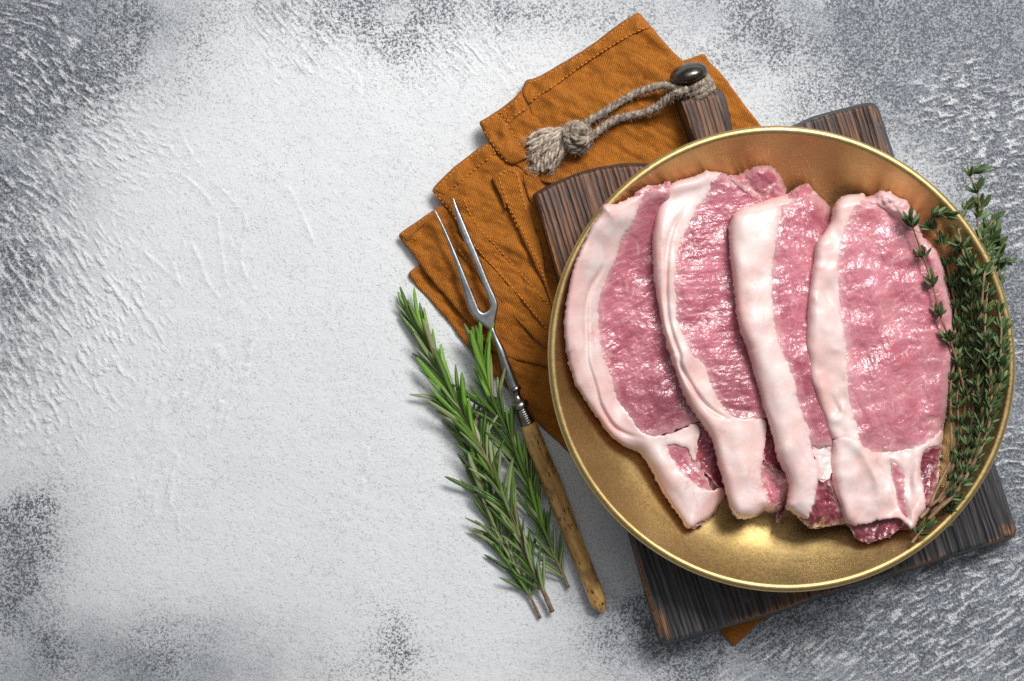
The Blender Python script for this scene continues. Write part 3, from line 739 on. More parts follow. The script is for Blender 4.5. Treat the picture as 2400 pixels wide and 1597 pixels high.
def board_part(name, poly, z0, z1, step=3, R=5, seed=0, ck=0, warmf=None, wornl=(), flare=0, jit=(1.2, 14)):
    def zt(U, V, d):
        g, p, q = groovef(U, V)
        return z1 - 0.0022 * (1 - prof(d / R)) - 0.0011 * g + 0.0004 * fbm(q / 14, p / 300, 85, 2)
    def at(U, V, d):
        g, p, q = groovef(U, V)
        w = warmf(U, V) if warmf else 0.6 + 0 * U
        wo = np.clip(1 - d / 7.0, 0, 1) * 0.0
        for pl, wd, a in wornl: wo = np.maximum(wo, a * line_bump(U, V, pl, wd))
        return {"groove": g, "warm": w, "worn": wo}
    me = pillow(name, poly, zt, lambda U, V, d: z1 - 0.004 + 0 * U, step, ck, jit, seed, at,
                lambda U, V: ((U - 1253) * ac[0] + (V - 455) * ac[1], (U - 1253) * ax[0] + (V - 455) * ax[1]))
    top = link(name, me, board, M_WOOD)
    # the side wall below the top, flaring outwards
    P = resample(chaikin(poly, ck) if ck else np.asarray(poly, float), 12)
    c = P.mean(0); n = np.roll(P, -1, 0) - np.roll(P, 1, 0); n /= np.linalg.norm(n, axis=1)[:, None]
    nn = np.stack([n[:, 1], -n[:, 0]], 1)
    if ((P + nn - c) ** 2).sum() < ((P - c) ** 2).sum(): nn = -nn
    rows = []; fl = []; wr = []; gr = []
    zs = [z1 - 0.0022, z1 - 0.004, (z0 + z1) / 2, z0 + 0.002, z0]
    of = [-0.2, 0.6, flare * .6, flare, flare - 2]
    for z, o_ in zip(zs, of):
        Q = P + nn * o_
        k = S * (H - z) / H
        rows.append(np.stack([(Q[:, 0] - CX) * k, (CY - Q[:, 1]) * k, np.full(len(Q), z)], 1))
        fl.append(np.stack([np.full(len(Q), z * PX) , (Q @ ax), np.zeros(len(Q))], 1))
        w = np.zeros(len(Q))
        for pl, wd, a in wornl: w = np.maximum(w, a * line_bump(Q[:, 0], Q[:, 1], pl, wd * 1.2))
        wr.append(w * (1 if z > z1 - 0.006 else 0.3)); gr.append(np.full(len(Q), 0.25))
    m = len(P); V_ = np.vstack(rows); Fq = []
    for r in range(len(zs) - 1):
        a = r * m + np.arange(m); b = r * m + (np.arange(m) + 1) % m
        Fq.append(np.stack([a, b, b + m, a + m], 1))
    me2 = mesh_np("side", V_, np.vstack(Fq), True, {"groove": np.concatenate(gr), "warm": np.full(len(V_), .15), "worn": np.concatenate(wr)}, np.vstack(fl))
    link("side", me2, board, M_WOOD)
    return top
warm = lambda U, V: np.clip(1.0 - (V - 520) / 520.0, 0, 1) * 0.72 + 0.75 * np.exp(-((U - 1850) / 170) ** 2 - ((V - 1410) / 120) ** 2) - 0.25 * np.exp(-((U - 2000) / 200) ** 2 - ((V - 300) / 120) ** 2)
board_poly = [(1255, 458), (1293, 436), (1346, 413), (1400, 397), (1457, 389), (1507, 388), (1560, 392), (1620, 400), (1700, 392), (1760, 352), (1810, 322), (1871, 296), (1907, 279.5),
              (1958, 265.5), (2009, 253), (2044, 246), (2053, 256), (2376, 1244), (2372, 1256), (2217, 1304), (2090, 1343), (1900, 1403), (1833, 1428), (1680, 1472), (1560, 1507), (1548, 1496)]
worn = [([(1256, 460), (1280, 545), (1330, 700)], 5, 1.0), ([(1484, 1269), (1520, 1400), (1556, 1505)], 6, 1.0), ([(2355, 1240), (2378, 1254)], 9, 1.0), ([(2374, 1225), (2376, 1250)], 6, 1.0),
        ([(2217, 1300), (2160, 1325), (2100, 1340)], 6, .7), ([(1545, 1420), (1568, 1500)], 5, .9), ([(1900, 1400), (1780, 1440), (1690, 1468)], 7, .5), ([(2300, 1278), (2360, 1258)], 4, .8), ([(2048, 250), (2066, 300)], 5, .7)]
board_part("board_top", board_poly, ZB0, ZB1, 2, 6, 91, 0, warm, worn, 7)
# remains of a painted mark, mostly hidden by the plate
M_MARK = mat_simple("slate_blue_paint", (0.045, 0.060, 0.070), 0.6, 0, 0.2, 0.0003, 0.5, ((0.075, 0.088, 0.095), 0.15))
m_ = crop(1680, 1350, 7.483)
for poly_ in (m_((375, 130), (470, 150), (500, 300), (530, 400), (580, 395), (575, 330), (540, 180), (585, 190), (620, 330), (610, 465), (540, 480), (460, 490), (430, 400), (400, 280)),
              m_((620, 180), (680, 200), (700, 300), (715, 400), (670, 440), (650, 400), (640, 300)), m_((740, 200), (770, 210), (800, 400), (780, 410), (755, 320)),
              m_((850, 270), (975, 300), (980, 350), (930, 365), (870, 380), (845, 340))):
    me = pillow("painted_mark", poly_, lambda U, V, d: ZB1 - 0.00035 - 0.0007 * groovef(U, V)[0] + 0.0002 * prof(d / 2), lambda U, V, d: ZB1 - 0.003 + 0 * U, 1, 1, (0.8, 3), 5)
    link("painted_mark", me, board, M_MARK)
handle_poly = [(1594, 240), (1604, 231), (1672, 217), (1682, 221), (1690, 236), (1700, 285), (1708, 330), (1722, 425), (1640, 440), (1629, 335), (1612, 285)]
board_part("handle", handle_poly, 0.010, ZB1 + 0.0015, 3, 12, 95, 0, lambda U, V: 0.95 + 0 * U, [([(1592, 250), (1610, 300)], 7, .8)], 13, (0.6, 20))
# neck peg and metal knob along the handle axis
d3 = Vector((-ax[0], ax[1], 0.0))           # pointing away from the board
ZN = 0.021
pk = Vector(W(1643, 222, ZN)); kn = Vector(W(1613, 168, ZN + 0.006))
dk = (kn - pk).normalized()
ng = [pk - dk * 0.006, pk, pk + dk * 0.004, pk + dk * 0.011, kn]
V_, F_l = tube_data(ng, [0.0070, 0.0070, 0.0062, 0.0062, 0.0062], 20)
me = mesh_np("neck", np.array([tuple(v) for v in V_]), F_l, True, {"groove": np.zeros(len(V_)), "warm": np.ones(len(V_)), "worn": np.zeros(len(V_))})
link("neck", me, board, M_WOOD)
def lathe(name, org, axis, profile, n, mat, parent, flat=1.0):
    P = [org + axis * a for a, r in profile]; R = [max(r, 1e-5) for a, r in profile]
    V_, F2 = tube_data(P, R, n, True, flat)
    return link(name, mesh_np(name, np.array([tuple(v) for v in V_]), F2, True), parent, mat)
r0 = 43.5 * S
kx = (Vector(W(1613, 169, 0.03)) - Vector(W(1643, 265, 0.03))).normalized()
kx = (kx + Vector((0, 0, 0.35))).normalized()
lathe("knob", Vector(W(1613, 172, 0.026)), kx, [(-0.0048, 0.001), (-0.0047, r0 * .35), (-0.0044, r0 * .72), (-0.0036, r0 * .9), (-0.0022, r0 * .985), (-0.0004, r0), (0.0010, r0 * .97), (0.0026, r0 * .88), (0.0040, r0 * .74), (0.0051, r0 * .55), (0.0058, r0 * .3), (0.0060, 0.0002)], 40, M_BRONZE, board)

# ------------------------------------------------------------------ rope on the handle
rope = thing("jute_rope", W(1470, 260, 0.015), "grey brown jute rope loop knotted with a frayed tassel, tied round the board handle", "rope")
def ply(bag, path3, r, turns_len, nply=3, seg=7, seed=0, fz=None):
    P = np.asarray(path3, float); P = resample(P, 0.0009, False)
    n = len(P); T = np.gradient(P, axis=0); T /= np.linalg.norm(T, axis=1)[:, None] + 1e-12
    up = np.array([0, 0, 1.0]); s = np.cross(T, up); s /= np.linalg.norm(s, axis=1)[:, None] + 1e-9; b = np.cross(s, T)
    L = np.arange(n) * 0.0009
    for k in range(nply):
        ph = 2 * np.pi * (k / nply) + L / turns_len * 2 * np.pi
        rr = r * 0.52
        Q = P + (s * np.cos(ph)[:, None] + b * np.sin(ph)[:, None]) * rr
        rad = r * 0.60 * (1 + 0.12 * perlin(L * 400, np.full(n, k * 3.3), seed))
        bag.add(tube_data([tuple(x) for x in Q], list(rad), seg))
        if fz is not None:
            for i in range(2, n - 2):
                for _ in range(4):
                    a = random.uniform(0, 2 * math.pi)
                    p0 = Vector(Q[i]); dirn = Vector(s[i]) * math.cos(a) + Vector(b[i]) * math.sin(a) + Vector(T[i]) * random.uniform(-1.2, 1.2)
                    dirn.normalize(); p0 = p0 + dirn * r * 0.5
                    l = random.uniform(0.0008, 0.0028)
                    bend = Vector((random.uniform(-1, 1), random.uniform(-1, 1), random.uniform(-.6, .6))) * l * .5
                    fz.add(tube_data([p0, p0 + dirn * l * .5 + bend * .4, p0 + dirn * l * .8 + bend], [0.00007, 0.00006, 0.00004], 3, False))
fz = Bag()
def path(pts, zs, n=8):
    q = spline([(p[0], p[1], z) for p, z in zip(pts, zs)], n)
    return [W(*x) for x in q]
b1 = Bag(); ply(b1, path(E_((1290, 870), (1340, 800), (1420, 750), (1520, 690), (1620, 630), (1740, 582), (1830, 562), (1890, 572), (1960, 590)), [.020, .019, .018, .0175, .018, .020, .023, .026, .029]), 0.0024, 0.0105, seed=1, fz=fz)
link("rope_leg", b1.mesh("rope_leg"), rope, M_ROPE)
b2 = Bag(); ply(b2, path(E_((1310, 900), (1370, 890), (1430, 842), (1520, 785), (1620, 760), (1720, 738), (1800, 700), (1860, 652), (1930, 612), (1990, 590)), [.020, .019, .018, .0175, .0175, .019, .022, .026, .031, .032]), 0.0025, 0.0105, seed=2, fz=fz)
link("rope_leg", b2.mesh("rope_leg"), rope, M_ROPE)
# coils round the neck
side = dk.cross(Vector((0, 0, 1))).normalized(); upn = side.cross(dk)
b3 = Bag()
for c, rr in ((0.0005, 0.0086), (0.0040, 0.0090), (0.0072, 0.0086)):
    pts = [tuple(pk + dk * (c + 0.0035 * a / (2 * math.pi)) + (side * math.cos(a) + upn * math.sin(a)) * rr) for a in np.linspace(0, 2 * math.pi, 30)]
    ply(b3, pts, 0.0021, 0.009, seed=4, fz=fz)
link("neck_coil", b3.mesh("neck_coil"), rope, M_ROPE)
# knot
kc = Vector(W(1352, 322, 0.021)); b4 = Bag()
dv = Vector((0.86, 0.42, 0)).normalized(); dw = Vector((-0.42, 0.86, 0))
def kp(a, b, c): return tuple(kc + dv * a + dw * b + Vector((0, 0, c)))
knot = [kp(.008, .001, 0), kp(.003, .0065, .002), kp(-.004, .006, .003), kp(-.006, 0, .005), kp(-.003, -.0065, .002), kp(.003, -.006, 0), kp(.006, 0, .004), kp(.002, .005, .006), kp(-.002, 0, .0075), kp(.001, -.005, .006), kp(.006, -.004, .002)]
ply(b4, spline(knot, 8), 0.0030, 0.012, seed=6, fz=fz)
knot2 = [kp(-.008, .003, -.001), kp(-.004, .008, -.001), kp(.003, .008, 0), kp(.0075, .002, .001), kp(.006, -.006, 0), kp(-.002, -.009, 0), kp(-.007, -.004, .001), kp(-.004, .002, .006), kp(.003, .003, .0065)]
ply(b4, spline(knot2, 8), 0.0028, 0.012, seed=8, fz=fz)
link("knot", b4.mesh("knot"), rope, M_ROPE)
# frayed tassel: individual yarns
tips = E_((950, 905), (945, 940), (960, 975), (950, 1010), (965, 1050), (985, 1075), (965, 1110), (1000, 1120), (1030, 1125), (1060, 1110), (1090, 1105), (1110, 1125), (1125, 1090), (1000, 880), (1040, 862), (1120, 1060), (1140, 1030), (1010, 1000), (1050, 1060), (980, 930), (1040, 930), (1070, 1000))
for i, tp in enumerate(tips * 2):
    st_ = np.array([1326, 322.0]) + np.array([0.25, -0.9]) * random.uniform(-16, 22)
    tp = np.array(tp) + np.array([random.uniform(-3, 3), random.uniform(-3, 3)])
    md = (st_ + tp) / 2 + np.array([random.uniform(-9, 9), random.uniform(-12, 5)])
    m2 = md * .35 + tp * .65 + np.array([random.uniform(-5, 5), random.uniform(-5, 5)])
    zz = 0.014 + 0.006 * random.random()
    bg_ = Bag(); ply(bg_, path([tuple(st_), tuple(md), tuple(m2), tuple(tp)], [.021, zz + .003, zz, max(zz - .002, .013)], 7), random.uniform(0.0011, 0.0017), 0.011, nply=2, seg=5, seed=20 + i, fz=fz)
    link("tassel_yarn", bg_.mesh("tassel_yarn"), rope, M_ROPE2)
for i in range(110):      # stray fibres at the frayed end
    tp = random.choice(tips); a = random.uniform(2.0, 4.6)
    p0 = np.array([tp[0], tp[1]]) + np.random.uniform(-6, 6, 2)
    l = random.uniform(8, 26); z = random.uniform(.0135, .018)
    p1 = p0 + np.array([math.cos(a), -math.sin(a)]) * l * .5; p2 = p1 + np.array([math.cos(a + random.uniform(-1, 1)), -math.sin(a)]) * l * .5
    fz.add(tube_data([W(p0[0], p0[1], z), W(p1[0], p1[1], z + .001), W(p2[0], p2[1], z)], [0.00009, 0.00008, 0.00005], 3, False))
link("fuzz", fz.mesh("fuzz"), rope, M_ROPE2, kind="stuff")

# ------------------------------------------------------------------ plate
ZR = 0.0640; ZF = ZB1 + 0.0045
PC = Vector(W(1833.5, 842.0, ZR)); PR = 549.0 * S * (H - ZR) / H
plate = thing("serving_plate", (PC.x, PC.y, ZB1), "deep round brushed gold plate holding the four pork chops", "plate")
def plate_profile():
    R = PR; pts = []
    def zin(r):      # inner surface
        f = R * 0.70
        if r <= f: return ZF + 0.0012 * (r / f) ** 2
        t = (r - f) / (R * (1 - 0.0200 * 1.81) - f)
        return ZF + 0.0012 + (ZR - 0.41 * 0.0200 * R - ZF - 0.0012) * (0.25 * t + 0.75 * t ** 1.9)
    for r in np.concatenate([np.linspace(0.001, R * 0.68, 22), np.linspace(R * 0.70, R * (1 - 0.0200 * 1.81), 36)]): pts.append((r, zin(r)))
    cr = R * 0.0200; cx = R - cr; cz = ZR - cr
    for a in np.linspace(138, -75, 22): pts.append((cx + cr * math.cos(math.radians(a)), cz + cr * math.sin(math.radians(a))))
    out = [(R * 0.975, ZR - 0.0075), (R * 0.93, ZR - 0.015), (R * 0.86, ZB1 + 0.010), (R * 0.76, ZB1 + 0.004), (R * 0.70, ZB1 + 0.0008), (R * 0.64, ZB1 + 0.0008), (R * 0.62, ZB1 + 0.002), (0.001, ZB1 + 0.002)]
    return pts, out
ip, op = plate_profile()
def oval(a): return 1 + 0.0115 * np.cos(2 * (a - math.radians(138)))
def revolve(name, pr, n, mat, parent):
    pr = np.array(pr); a = np.linspace(0, 2 * np.pi, n, endpoint=False)
    ov = oval(a)
    X = PC.x + pr[:, 0][:, None] * np.cos(a) * ov; Y = PC.y + pr[:, 0][:, None] * np.sin(a) * ov
    Z = np.repeat(pr[:, 1][:, None], n, 1)
    m = len(pr); idx = np.arange(m * n).reshape(m, n); nx = np.roll(idx, -1, 1)
    Fq = np.stack([idx[:-1].ravel(), nx[:-1].ravel(), nx[1:].ravel(), idx[1:].ravel()], 1)
    return link(name, mesh_np(name, np.stack([X.ravel(), Y.ravel(), Z.ravel()], 1), Fq, True), parent, mat)
nd = 58
revolve("dish", ip[:nd], 256, M_GOLD, plate)
revolve("rim", ip[nd - 1:], 256, M_GOLD, plate)
revolve("underside", [ip[-1]] + op, 200, M_GOLD, plate)
# plate into height map
_U, _V = np.meshgrid(np.arange(0, 2500), np.arange(0, 1700))
_X = (_U - CX) * S * (H - 0.045) / H; _Y = (CY - _V) * S * (H - 0.045) / H
_r = np.sqrt((_X - PC.x) ** 2 + (_Y - PC.y) ** 2) / oval(np.arctan2(_Y - PC.y, _X - PC.x))
_pr = np.array(ip[:nd]); _z = np.interp(_r, _pr[:, 0], _pr[:, 1])
_z = np.where(_r > PR * .966, ZR, _z)
HM = np.where(_r < PR, np.maximum(HM, _z), HM).astype(np.float32)
del _U, _V, _X, _Y, _r, _z

_PR = np.array(ip[:nd])
def platez(U, V):
    k = S * (H - 0.050) / H
    dx = (U - CX) * k - PC.x; dy = (CY - V) * k - PC.y
    r = np.hypot(dx, dy) / oval(np.arctan2(dy, dx))
    return np.interp(r, np.r_[_PR[:, 0], PR * .985, PR * 1.02], np.r_[_PR[:, 1], ZR + .0006, ZR + .0006])
# ------------------------------------------------------------------ pork chops
def chop(label, outer, parts, q0, slope_dir, zL, slope, T, R, seed, grooves=(), lumps=(), flow_ang=0.0):
    O = resample(chaikin(outer, 2), 6)
    c = O.mean(0)
    root = thing("pork_chop", W(c[0], c[1], ZF), label, "pork chop", "raw pork chops on the gold plate")
    sx, sy = slope_dir
    def base(U, V):
        q = (U - q0[0]) - sx * (V - q0[1])
        b = zL - slope * np.clip(q, -60, 520) + sy * (V - q0[1])
        w = platez(U, V) + 0.0004
        return np.where(w > b - .004, np.maximum(b, w) + .0006 * np.exp(-np.abs(w - b) / .001), b)
    def Z(U, V):
        d, _, _ = seg_dist(U, V, O, True)
        ins = inside(U, V, O); d = np.where(ins, d, 0)
        z = base(U, V) + T * prof(d / R) * 0.62 + T * 0.38
        z = z + 0.0020 * fbm(U / 100, V / 100, seed, 2) * np.clip(d / 25, 0, 1)
        for pl, dep, w in grooves: z = z + dep * line_bump(U, V, pl, w)
        for (x, y, rx, ry, a) in lumps: z = z + a * np.exp(-((U - x) / rx) ** 2 - ((V - y) / ry) ** 2)
        return z
    ca, sa = math.cos(flow_ang), math.sin(flow_ang)
    # the soft tissue that everything is bedded in
    parts = [("connective_tissue", [tuple(x) for x in resample(np.asarray(outer, float), 14)], -0.0075, 10, TISSUE, (20, 0.0006), {'jit': (1.0, 16), 'dip': 0.001})] + list(parts)
    for i, (name, poly, lift, Rs, mat, rough, extra) in enumerate(parts):
        if name == "lean_meat":      # the muscle runs on a little under the fat
            P = resample(chaikin(poly, 2), 6)
            n_ = np.roll(P, -1, 0) - np.roll(P, 1, 0); n_ /= np.linalg.norm(n_, axis=1)[:, None] + 1e-9
            nn_ = np.stack([n_[:, 1], -n_[:, 0]], 1)
            area = 0.5 * np.sum(P[:, 0] * np.roll(P[:, 1], -1) - np.roll(P[:, 0], -1) * P[:, 1])
            if area < 0: nn_ = -nn_
            do_, _, _ = seg_dist(P[:, 0], P[:, 1], O, True)
            P = P + nn_ * (9 * np.clip((np.where(inside(P[:, 0], P[:, 1], O), do_, 0) - 8) / 12, 0, 1))[:, None]
            poly = [tuple(x) for x in P]
        rough_n, rough_a = rough
        def zt(U, V, d, lift=lift, Rs=Rs, ra=rough_a, rn=rough_n, i=i, fca=math.cos(extra.get('ang', flow_ang)), fsa=math.sin(extra.get('ang', flow_ang)), lean=(mat in LEANS), wets=extra.get('wet', ()), dip=extra.get('dip', 0.0006), pits=extra.get('pits', ())):
            z = Z(U, V)
            fl_u = (U * fca + V * fsa); fl_v = (-U * fsa + V * fca)
            n = ra * fbm(U / rn, V / rn, seed + 11 * i, 4 if lean else 2)
            if lean:
                n = n + 0.00026 * fbm(fl_u / 90, fl_v / 13, seed + 13, 3) * np.clip(d / 20, 0, 1)
                wet = 0.07 + 0.42 * np.clip(-0.02 + 1.5 * fbm(U / 75, V / 75, seed + 17, 3), 0, 1)
                for (x, y, rx, ry, a) in wets: wet = wet + a * np.exp(-((U - x) / rx) ** 2 - ((V - y) / ry) ** 2)
                wx = U + 5 * fbm(U / 22, V / 22, seed + 19, 2); wy = V + 5 * fbm(U / 22, V / 22, seed + 23, 2)
                ck = fbm((wx * fca + wy * fsa) / 17, (-wx * fsa + wy * fca) / 5.2, seed + 29, 2)
                n = n + 0.00023 * (1 - np.abs(ck) * 2) * np.clip(wet, 0, 1.1) * np.clip(d / 12, 0, 1)
            for pit in pits:
                PP = chaikin(pit, 2); pd, _, _ = seg_dist(U, V, PP, True)
                z = z - 0.0017 * np.clip(np.where(inside(U, V, PP), pd, -pd) / 12 + 0.5, 0, 1)
            return z - dip + (lift + dip) * prof(d / Rs) + n * np.clip(0.3 + d / 14, 0, 1)
        zb = lambda U, V, d: np.minimum(base(U, V) + 0.0005, Z(U, V) - 0.004) * 1.0
        def at(U, V, d, Rs=Rs, lean=(mat in LEANS), rosy=extra.get('rosy', ()), ed=extra.get('edge', 26), veins=extra.get('veins', ())):
            do, _, _ = seg_dist(U, V, O, True)
            if lean: r = np.zeros(U.shape)
            else: r = 0.55 * np.clip(1 - (d + 5 * fbm(U / 12, V / 12, 6, 2)) / 11, 0, 1) * np.clip((do - 12) / 12, 0, 1)
            if not lean: r = r + 0.75 * np.clip(1 - (do + 9 * fbm(U / 40, V / 40, seed + 3, 3)) / 38, 0, 1)  # pinker skin side, with some shading of the turned edge painted in
            for (x, y, rx, ry, a) in rosy: r = r + a * np.exp(-((U - x) / rx) ** 2 - ((V - y) / ry) ** 2)
            dd = d + 7 * fbm(U / 14, V / 14, 5, 3)
            e = np.clip(1 - dd / ed, 0, 1)
            for pl, w, a in veins: e = np.maximum(e, a * line_bump(U, V, pl, w) * np.clip(0.8 + 1.2 * fbm(U / 9, V / 9, 77, 2), 0, 1))
            return {"edge": e, "rosy": np.clip(r, 0, 1)}
        fa = extra.get('ang', flow_ang)
        me = pillow(name, poly, zt, zb, 2 if mat in LEANS else 3, 2, extra.get('jit', (3.8, 10)), seed + i,
                    at, lambda U, V, fa=fa: ((U * math.cos(fa) + V * math.sin(fa)) / 60, (-U * math.sin(fa) + V * math.cos(fa)) / 60))
        link(name, me, root, mat, label=extra.get('label'))
    return root

TISSUE = mat_fat("soft_tissue", (0.62, 0.27, 0.27), (0.76, 0.50, 0.48), (0.50, 0.12, 0.14))
# chop 1 (leftmost)
left1 = A_((405, 440), (345, 510), (330, 540), (290, 640), (250, 710), (215, 790), (190, 870), (170, 970), (150, 1080), (135, 1180), (130, 1300), (145, 1450), (165, 1568)) + \
    B_((150, 60), (165, 160), (185, 230), (212, 330), (235, 355), (270, 410), (330, 500), (400, 600), (450, 675), (520, 740), (600, 790), (690, 820), (740, 890), (775, 960), (830, 1070), (900, 1180), (980, 1290), (1030, 1370))
out1 = A_((405, 395), (425, 372), (460, 370), (500, 380), (560, 355), (600, 335), (650, 310), (680, 265), (760, 232), (830, 240), (900, 195), (925, 215), (1000, 330), (1050, 600), (1050, 1000), (1150, 1500)) + \
    B_((1250, 500), (1330, 800), (1350, 1100), (1290, 1190), (1210, 1290), (1150, 1340), (1100, 1375), (1060, 1385)) + left1[::-1]
in1 = A_((700, 320), (690, 370), (660, 430), (640, 500), (600, 560), (560, 610), (540, 660), (520, 730), (500, 800), (470, 850), (450, 900), (430, 960), (410, 1010), (385, 1080), (378, 1200), (380, 1300), (395, 1400), (420, 1500)) + \
    B_((400, 60), (430, 150), (460, 220), (480, 290), (500, 370), (520, 440), (560, 490), (600, 530), (640, 600))
lean1 = in1 + B_((690, 665), (760, 682), (900, 648), (1000, 605), (1090, 565), (1180, 560)) + A_((1100, 1500), (1000, 1000), (1000, 600), (960, 350), (880, 270), (800, 270))
fat1 = A_((405, 395), (425, 372), (460, 370), (500, 380), (560, 355), (600, 335), (650, 318), (720, 300)) + [(x + 3, y) for x, y in in1] + \
    B_((720, 690), (850, 700), (1000, 650), (1090, 600), (1140, 640), (1110, 760), (1100, 900), (1080, 890), (1040, 780), (880, 750), (900, 830), (1000, 960), (1100, 1060), (1210, 1115), (1300, 1060), (1330, 1120), (1293, 1165), (1285, 1195), (1210, 1290), (1150, 1330), (1100, 1350), (1055, 1378)) + left1[::-1]
grv1 = A_((440, 780), (400, 870), (340, 960), (310, 1050), (295, 1130), (295, 1300), (300, 1500)) + B_((305, 160), (340, 260), (370, 360), (390, 450), (430, 530), (500, 640), (600, 690), (700, 712))
chop("leftmost raw pork chop, its thick creased fat edge curving along the plate rim", out1, [
    ("dark_end", B_((1000, 1240), (1060, 1386), (1100, 1378), (1150, 1345), (1225, 1290), (1200, 1200)), -0.004, 12, LEAN_D, (20, 0.0004), {}),
    ("flap", A_((600, 400), (645, 308), (680, 265), (760, 232), (830, 240), (900, 193), (925, 215), (900, 330), (800, 450)), -0.0010, 20, LEAN_A, (20, 0.0005), {'edge': 8}),
    ("inner_muscle", B_((1080, 600), (1140, 600), (1230, 680), (1300, 850), (1340, 1100), (1260, 1090), (1200, 980), (1130, 940), (1095, 860)), -0.0045, 22, LEAN_D, (18, 0.0006), {'edge': 5}),
    ("lean_meat", lean1, -0.0002, 16, LEAN_A, (26, 0.0005), {'ang': -0.55, 'wet': [(1500, 860, 60, 80, .9), (1545, 760, 45, 60, .7), (1440, 800, 50, 60, .5), (1560, 950, 50, 40, .6), (1480, 640, 60, 60, .4)], 'rosy': [(1560, 950, 90, 70, .8), (1525, 560, 34, 140, .6), (1585, 800, 40, 130, .6)], 'veins': [(A_((660, 640), (680, 700), (670, 760)), 3, 1.2), (A_((590, 940), (600, 1050)), 3, .9), (A_((480, 820), (560, 800), (620, 790)), 3, 1.2), (B_((560, 280), (660, 240), (720, 180)), 2.5, .9)]}),
    ("tail_muscle", B_((860, 740), (950, 735), (1050, 760), (1080, 860), (1130, 920), (1170, 990), (1210, 1060), (1230, 1130), (1150, 1110), (1060, 1040), (970, 960), (900, 870)), -0.0012, 16, LEAN_P, (22, 0.0005), {'ang': 0.9, 'edge': 14}),
    ("fat", fat1, 0.0003, 9, FAT, (90, 0.0005), {'rosy': [(1345, 800, 26, 160, .5), (1420, 960, 30, 120, .6), (1475, 1010, 50, 30, .5), (1560, 1150, 22, 60, .4)]}),
], (1420, 560), (0.10, 0.0), 0.0355, 0.0000045, 0.018, 44, 201,
    [(grv1, -0.0026, 5), ([(x + 9, y) for x, y in grv1[3:14]], 0.0012, 10), (A_((560, 830), (600, 960), (590, 1060)), 0.0010, 10), (B_((850, 740), (880, 830), (960, 920)), -0.0014, 8), (B_((640, 790), (800, 880), (1000, 1150), (1120, 1300)), 0.0012, 26), (B_((1110, 640), (1080, 760), (1100, 900)), -0.001, 6)],
    [(1600, 1040, 40, 22, .002)], -0.55)

# chop 2
left2 = A_((930, 215), (890, 250), (850, 310), (820, 380), (800, 460), (785, 560), (778, 640), (782, 760), (790, 900), (805, 1000), (830, 1150), (855, 1280), (880, 1400), (920, 1500)) + \
    B_((900, 90), (940, 190), (970, 280), (1000, 380), (1040, 460), (1090, 540), (1140, 600), (1180, 660), (1220, 730), (1245, 810), (1260, 900), (1290, 1000), (1310, 1080), (1330, 1170), (1360, 1250), (1395, 1300))
out2 = A_((1000, 190), (1070, 175), (1130, 150), (1190, 122), (1220, 140), (1270, 132), (1310, 145), (1350, 165), (1390, 165), (1440, 150), (1480, 115), (1550, 90), (1620, 85), (1680, 110), (1720, 160), (1750, 220), (1775, 300), (1790, 450), (1700, 700), (1700, 1200)) + \
    B_((1750, 500), (1850, 800), (1850, 1050), (1775, 1130), (1750, 1200), (1720, 1245), (1660, 1262), (1600, 1252), (1570, 1275), (1525, 1302), (1450, 1306)) + left2[::-1]
in2 = A_((1215, 200), (1200, 250), (1180, 310), (1130, 370), (1090, 420), (1060, 490), (1020, 580), (980, 650), (960, 720), (948, 800), (943, 900), (945, 1000), (950, 1100), (955, 1200), (975, 1280), (1000, 1330), (1040, 1420), (1090, 1520)) + \
    B_((1100, 100), (1150, 170), (1190, 260), (1225, 360), (1260, 430))
lean2 = in2 + B_((1330, 510), (1400, 545), (1480, 557), (1600, 545), (1700, 530)) + A_((1650, 1500), (1560, 1100), (1500, 800), (1480, 600), (1560, 450), (1700, 380), (1680, 320), (1560, 280), (1450, 220), (1390, 180), (1350, 160), (1280, 150))
fat2 = A_((1000, 190), (1070, 175), (1130, 150), (1190, 122), (1225, 140), (1270, 132), (1300, 145)) + [(x + 3, y) for x, y in in2] + \
    B_((1340, 540), (1420, 565), (1560, 565), (1625, 580), (1620, 700), (1600, 800), (1590, 900), (1580, 1000), (1600, 1080), (1640, 1160), (1600, 1252), (1570, 1275), (1525, 1302), (1450, 1306)) + left2[::-1]
grv2 = A_((1040, 380), (1000, 430), (950, 500), (920, 580), (895, 680), (885, 800), (880, 950), (885, 1100), (895, 1200), (905, 1260), (950, 1400), (990, 1500)) + B_((980, 170), (1040, 280), (1100, 380), (1180, 480), (1260, 540), (1340, 570))
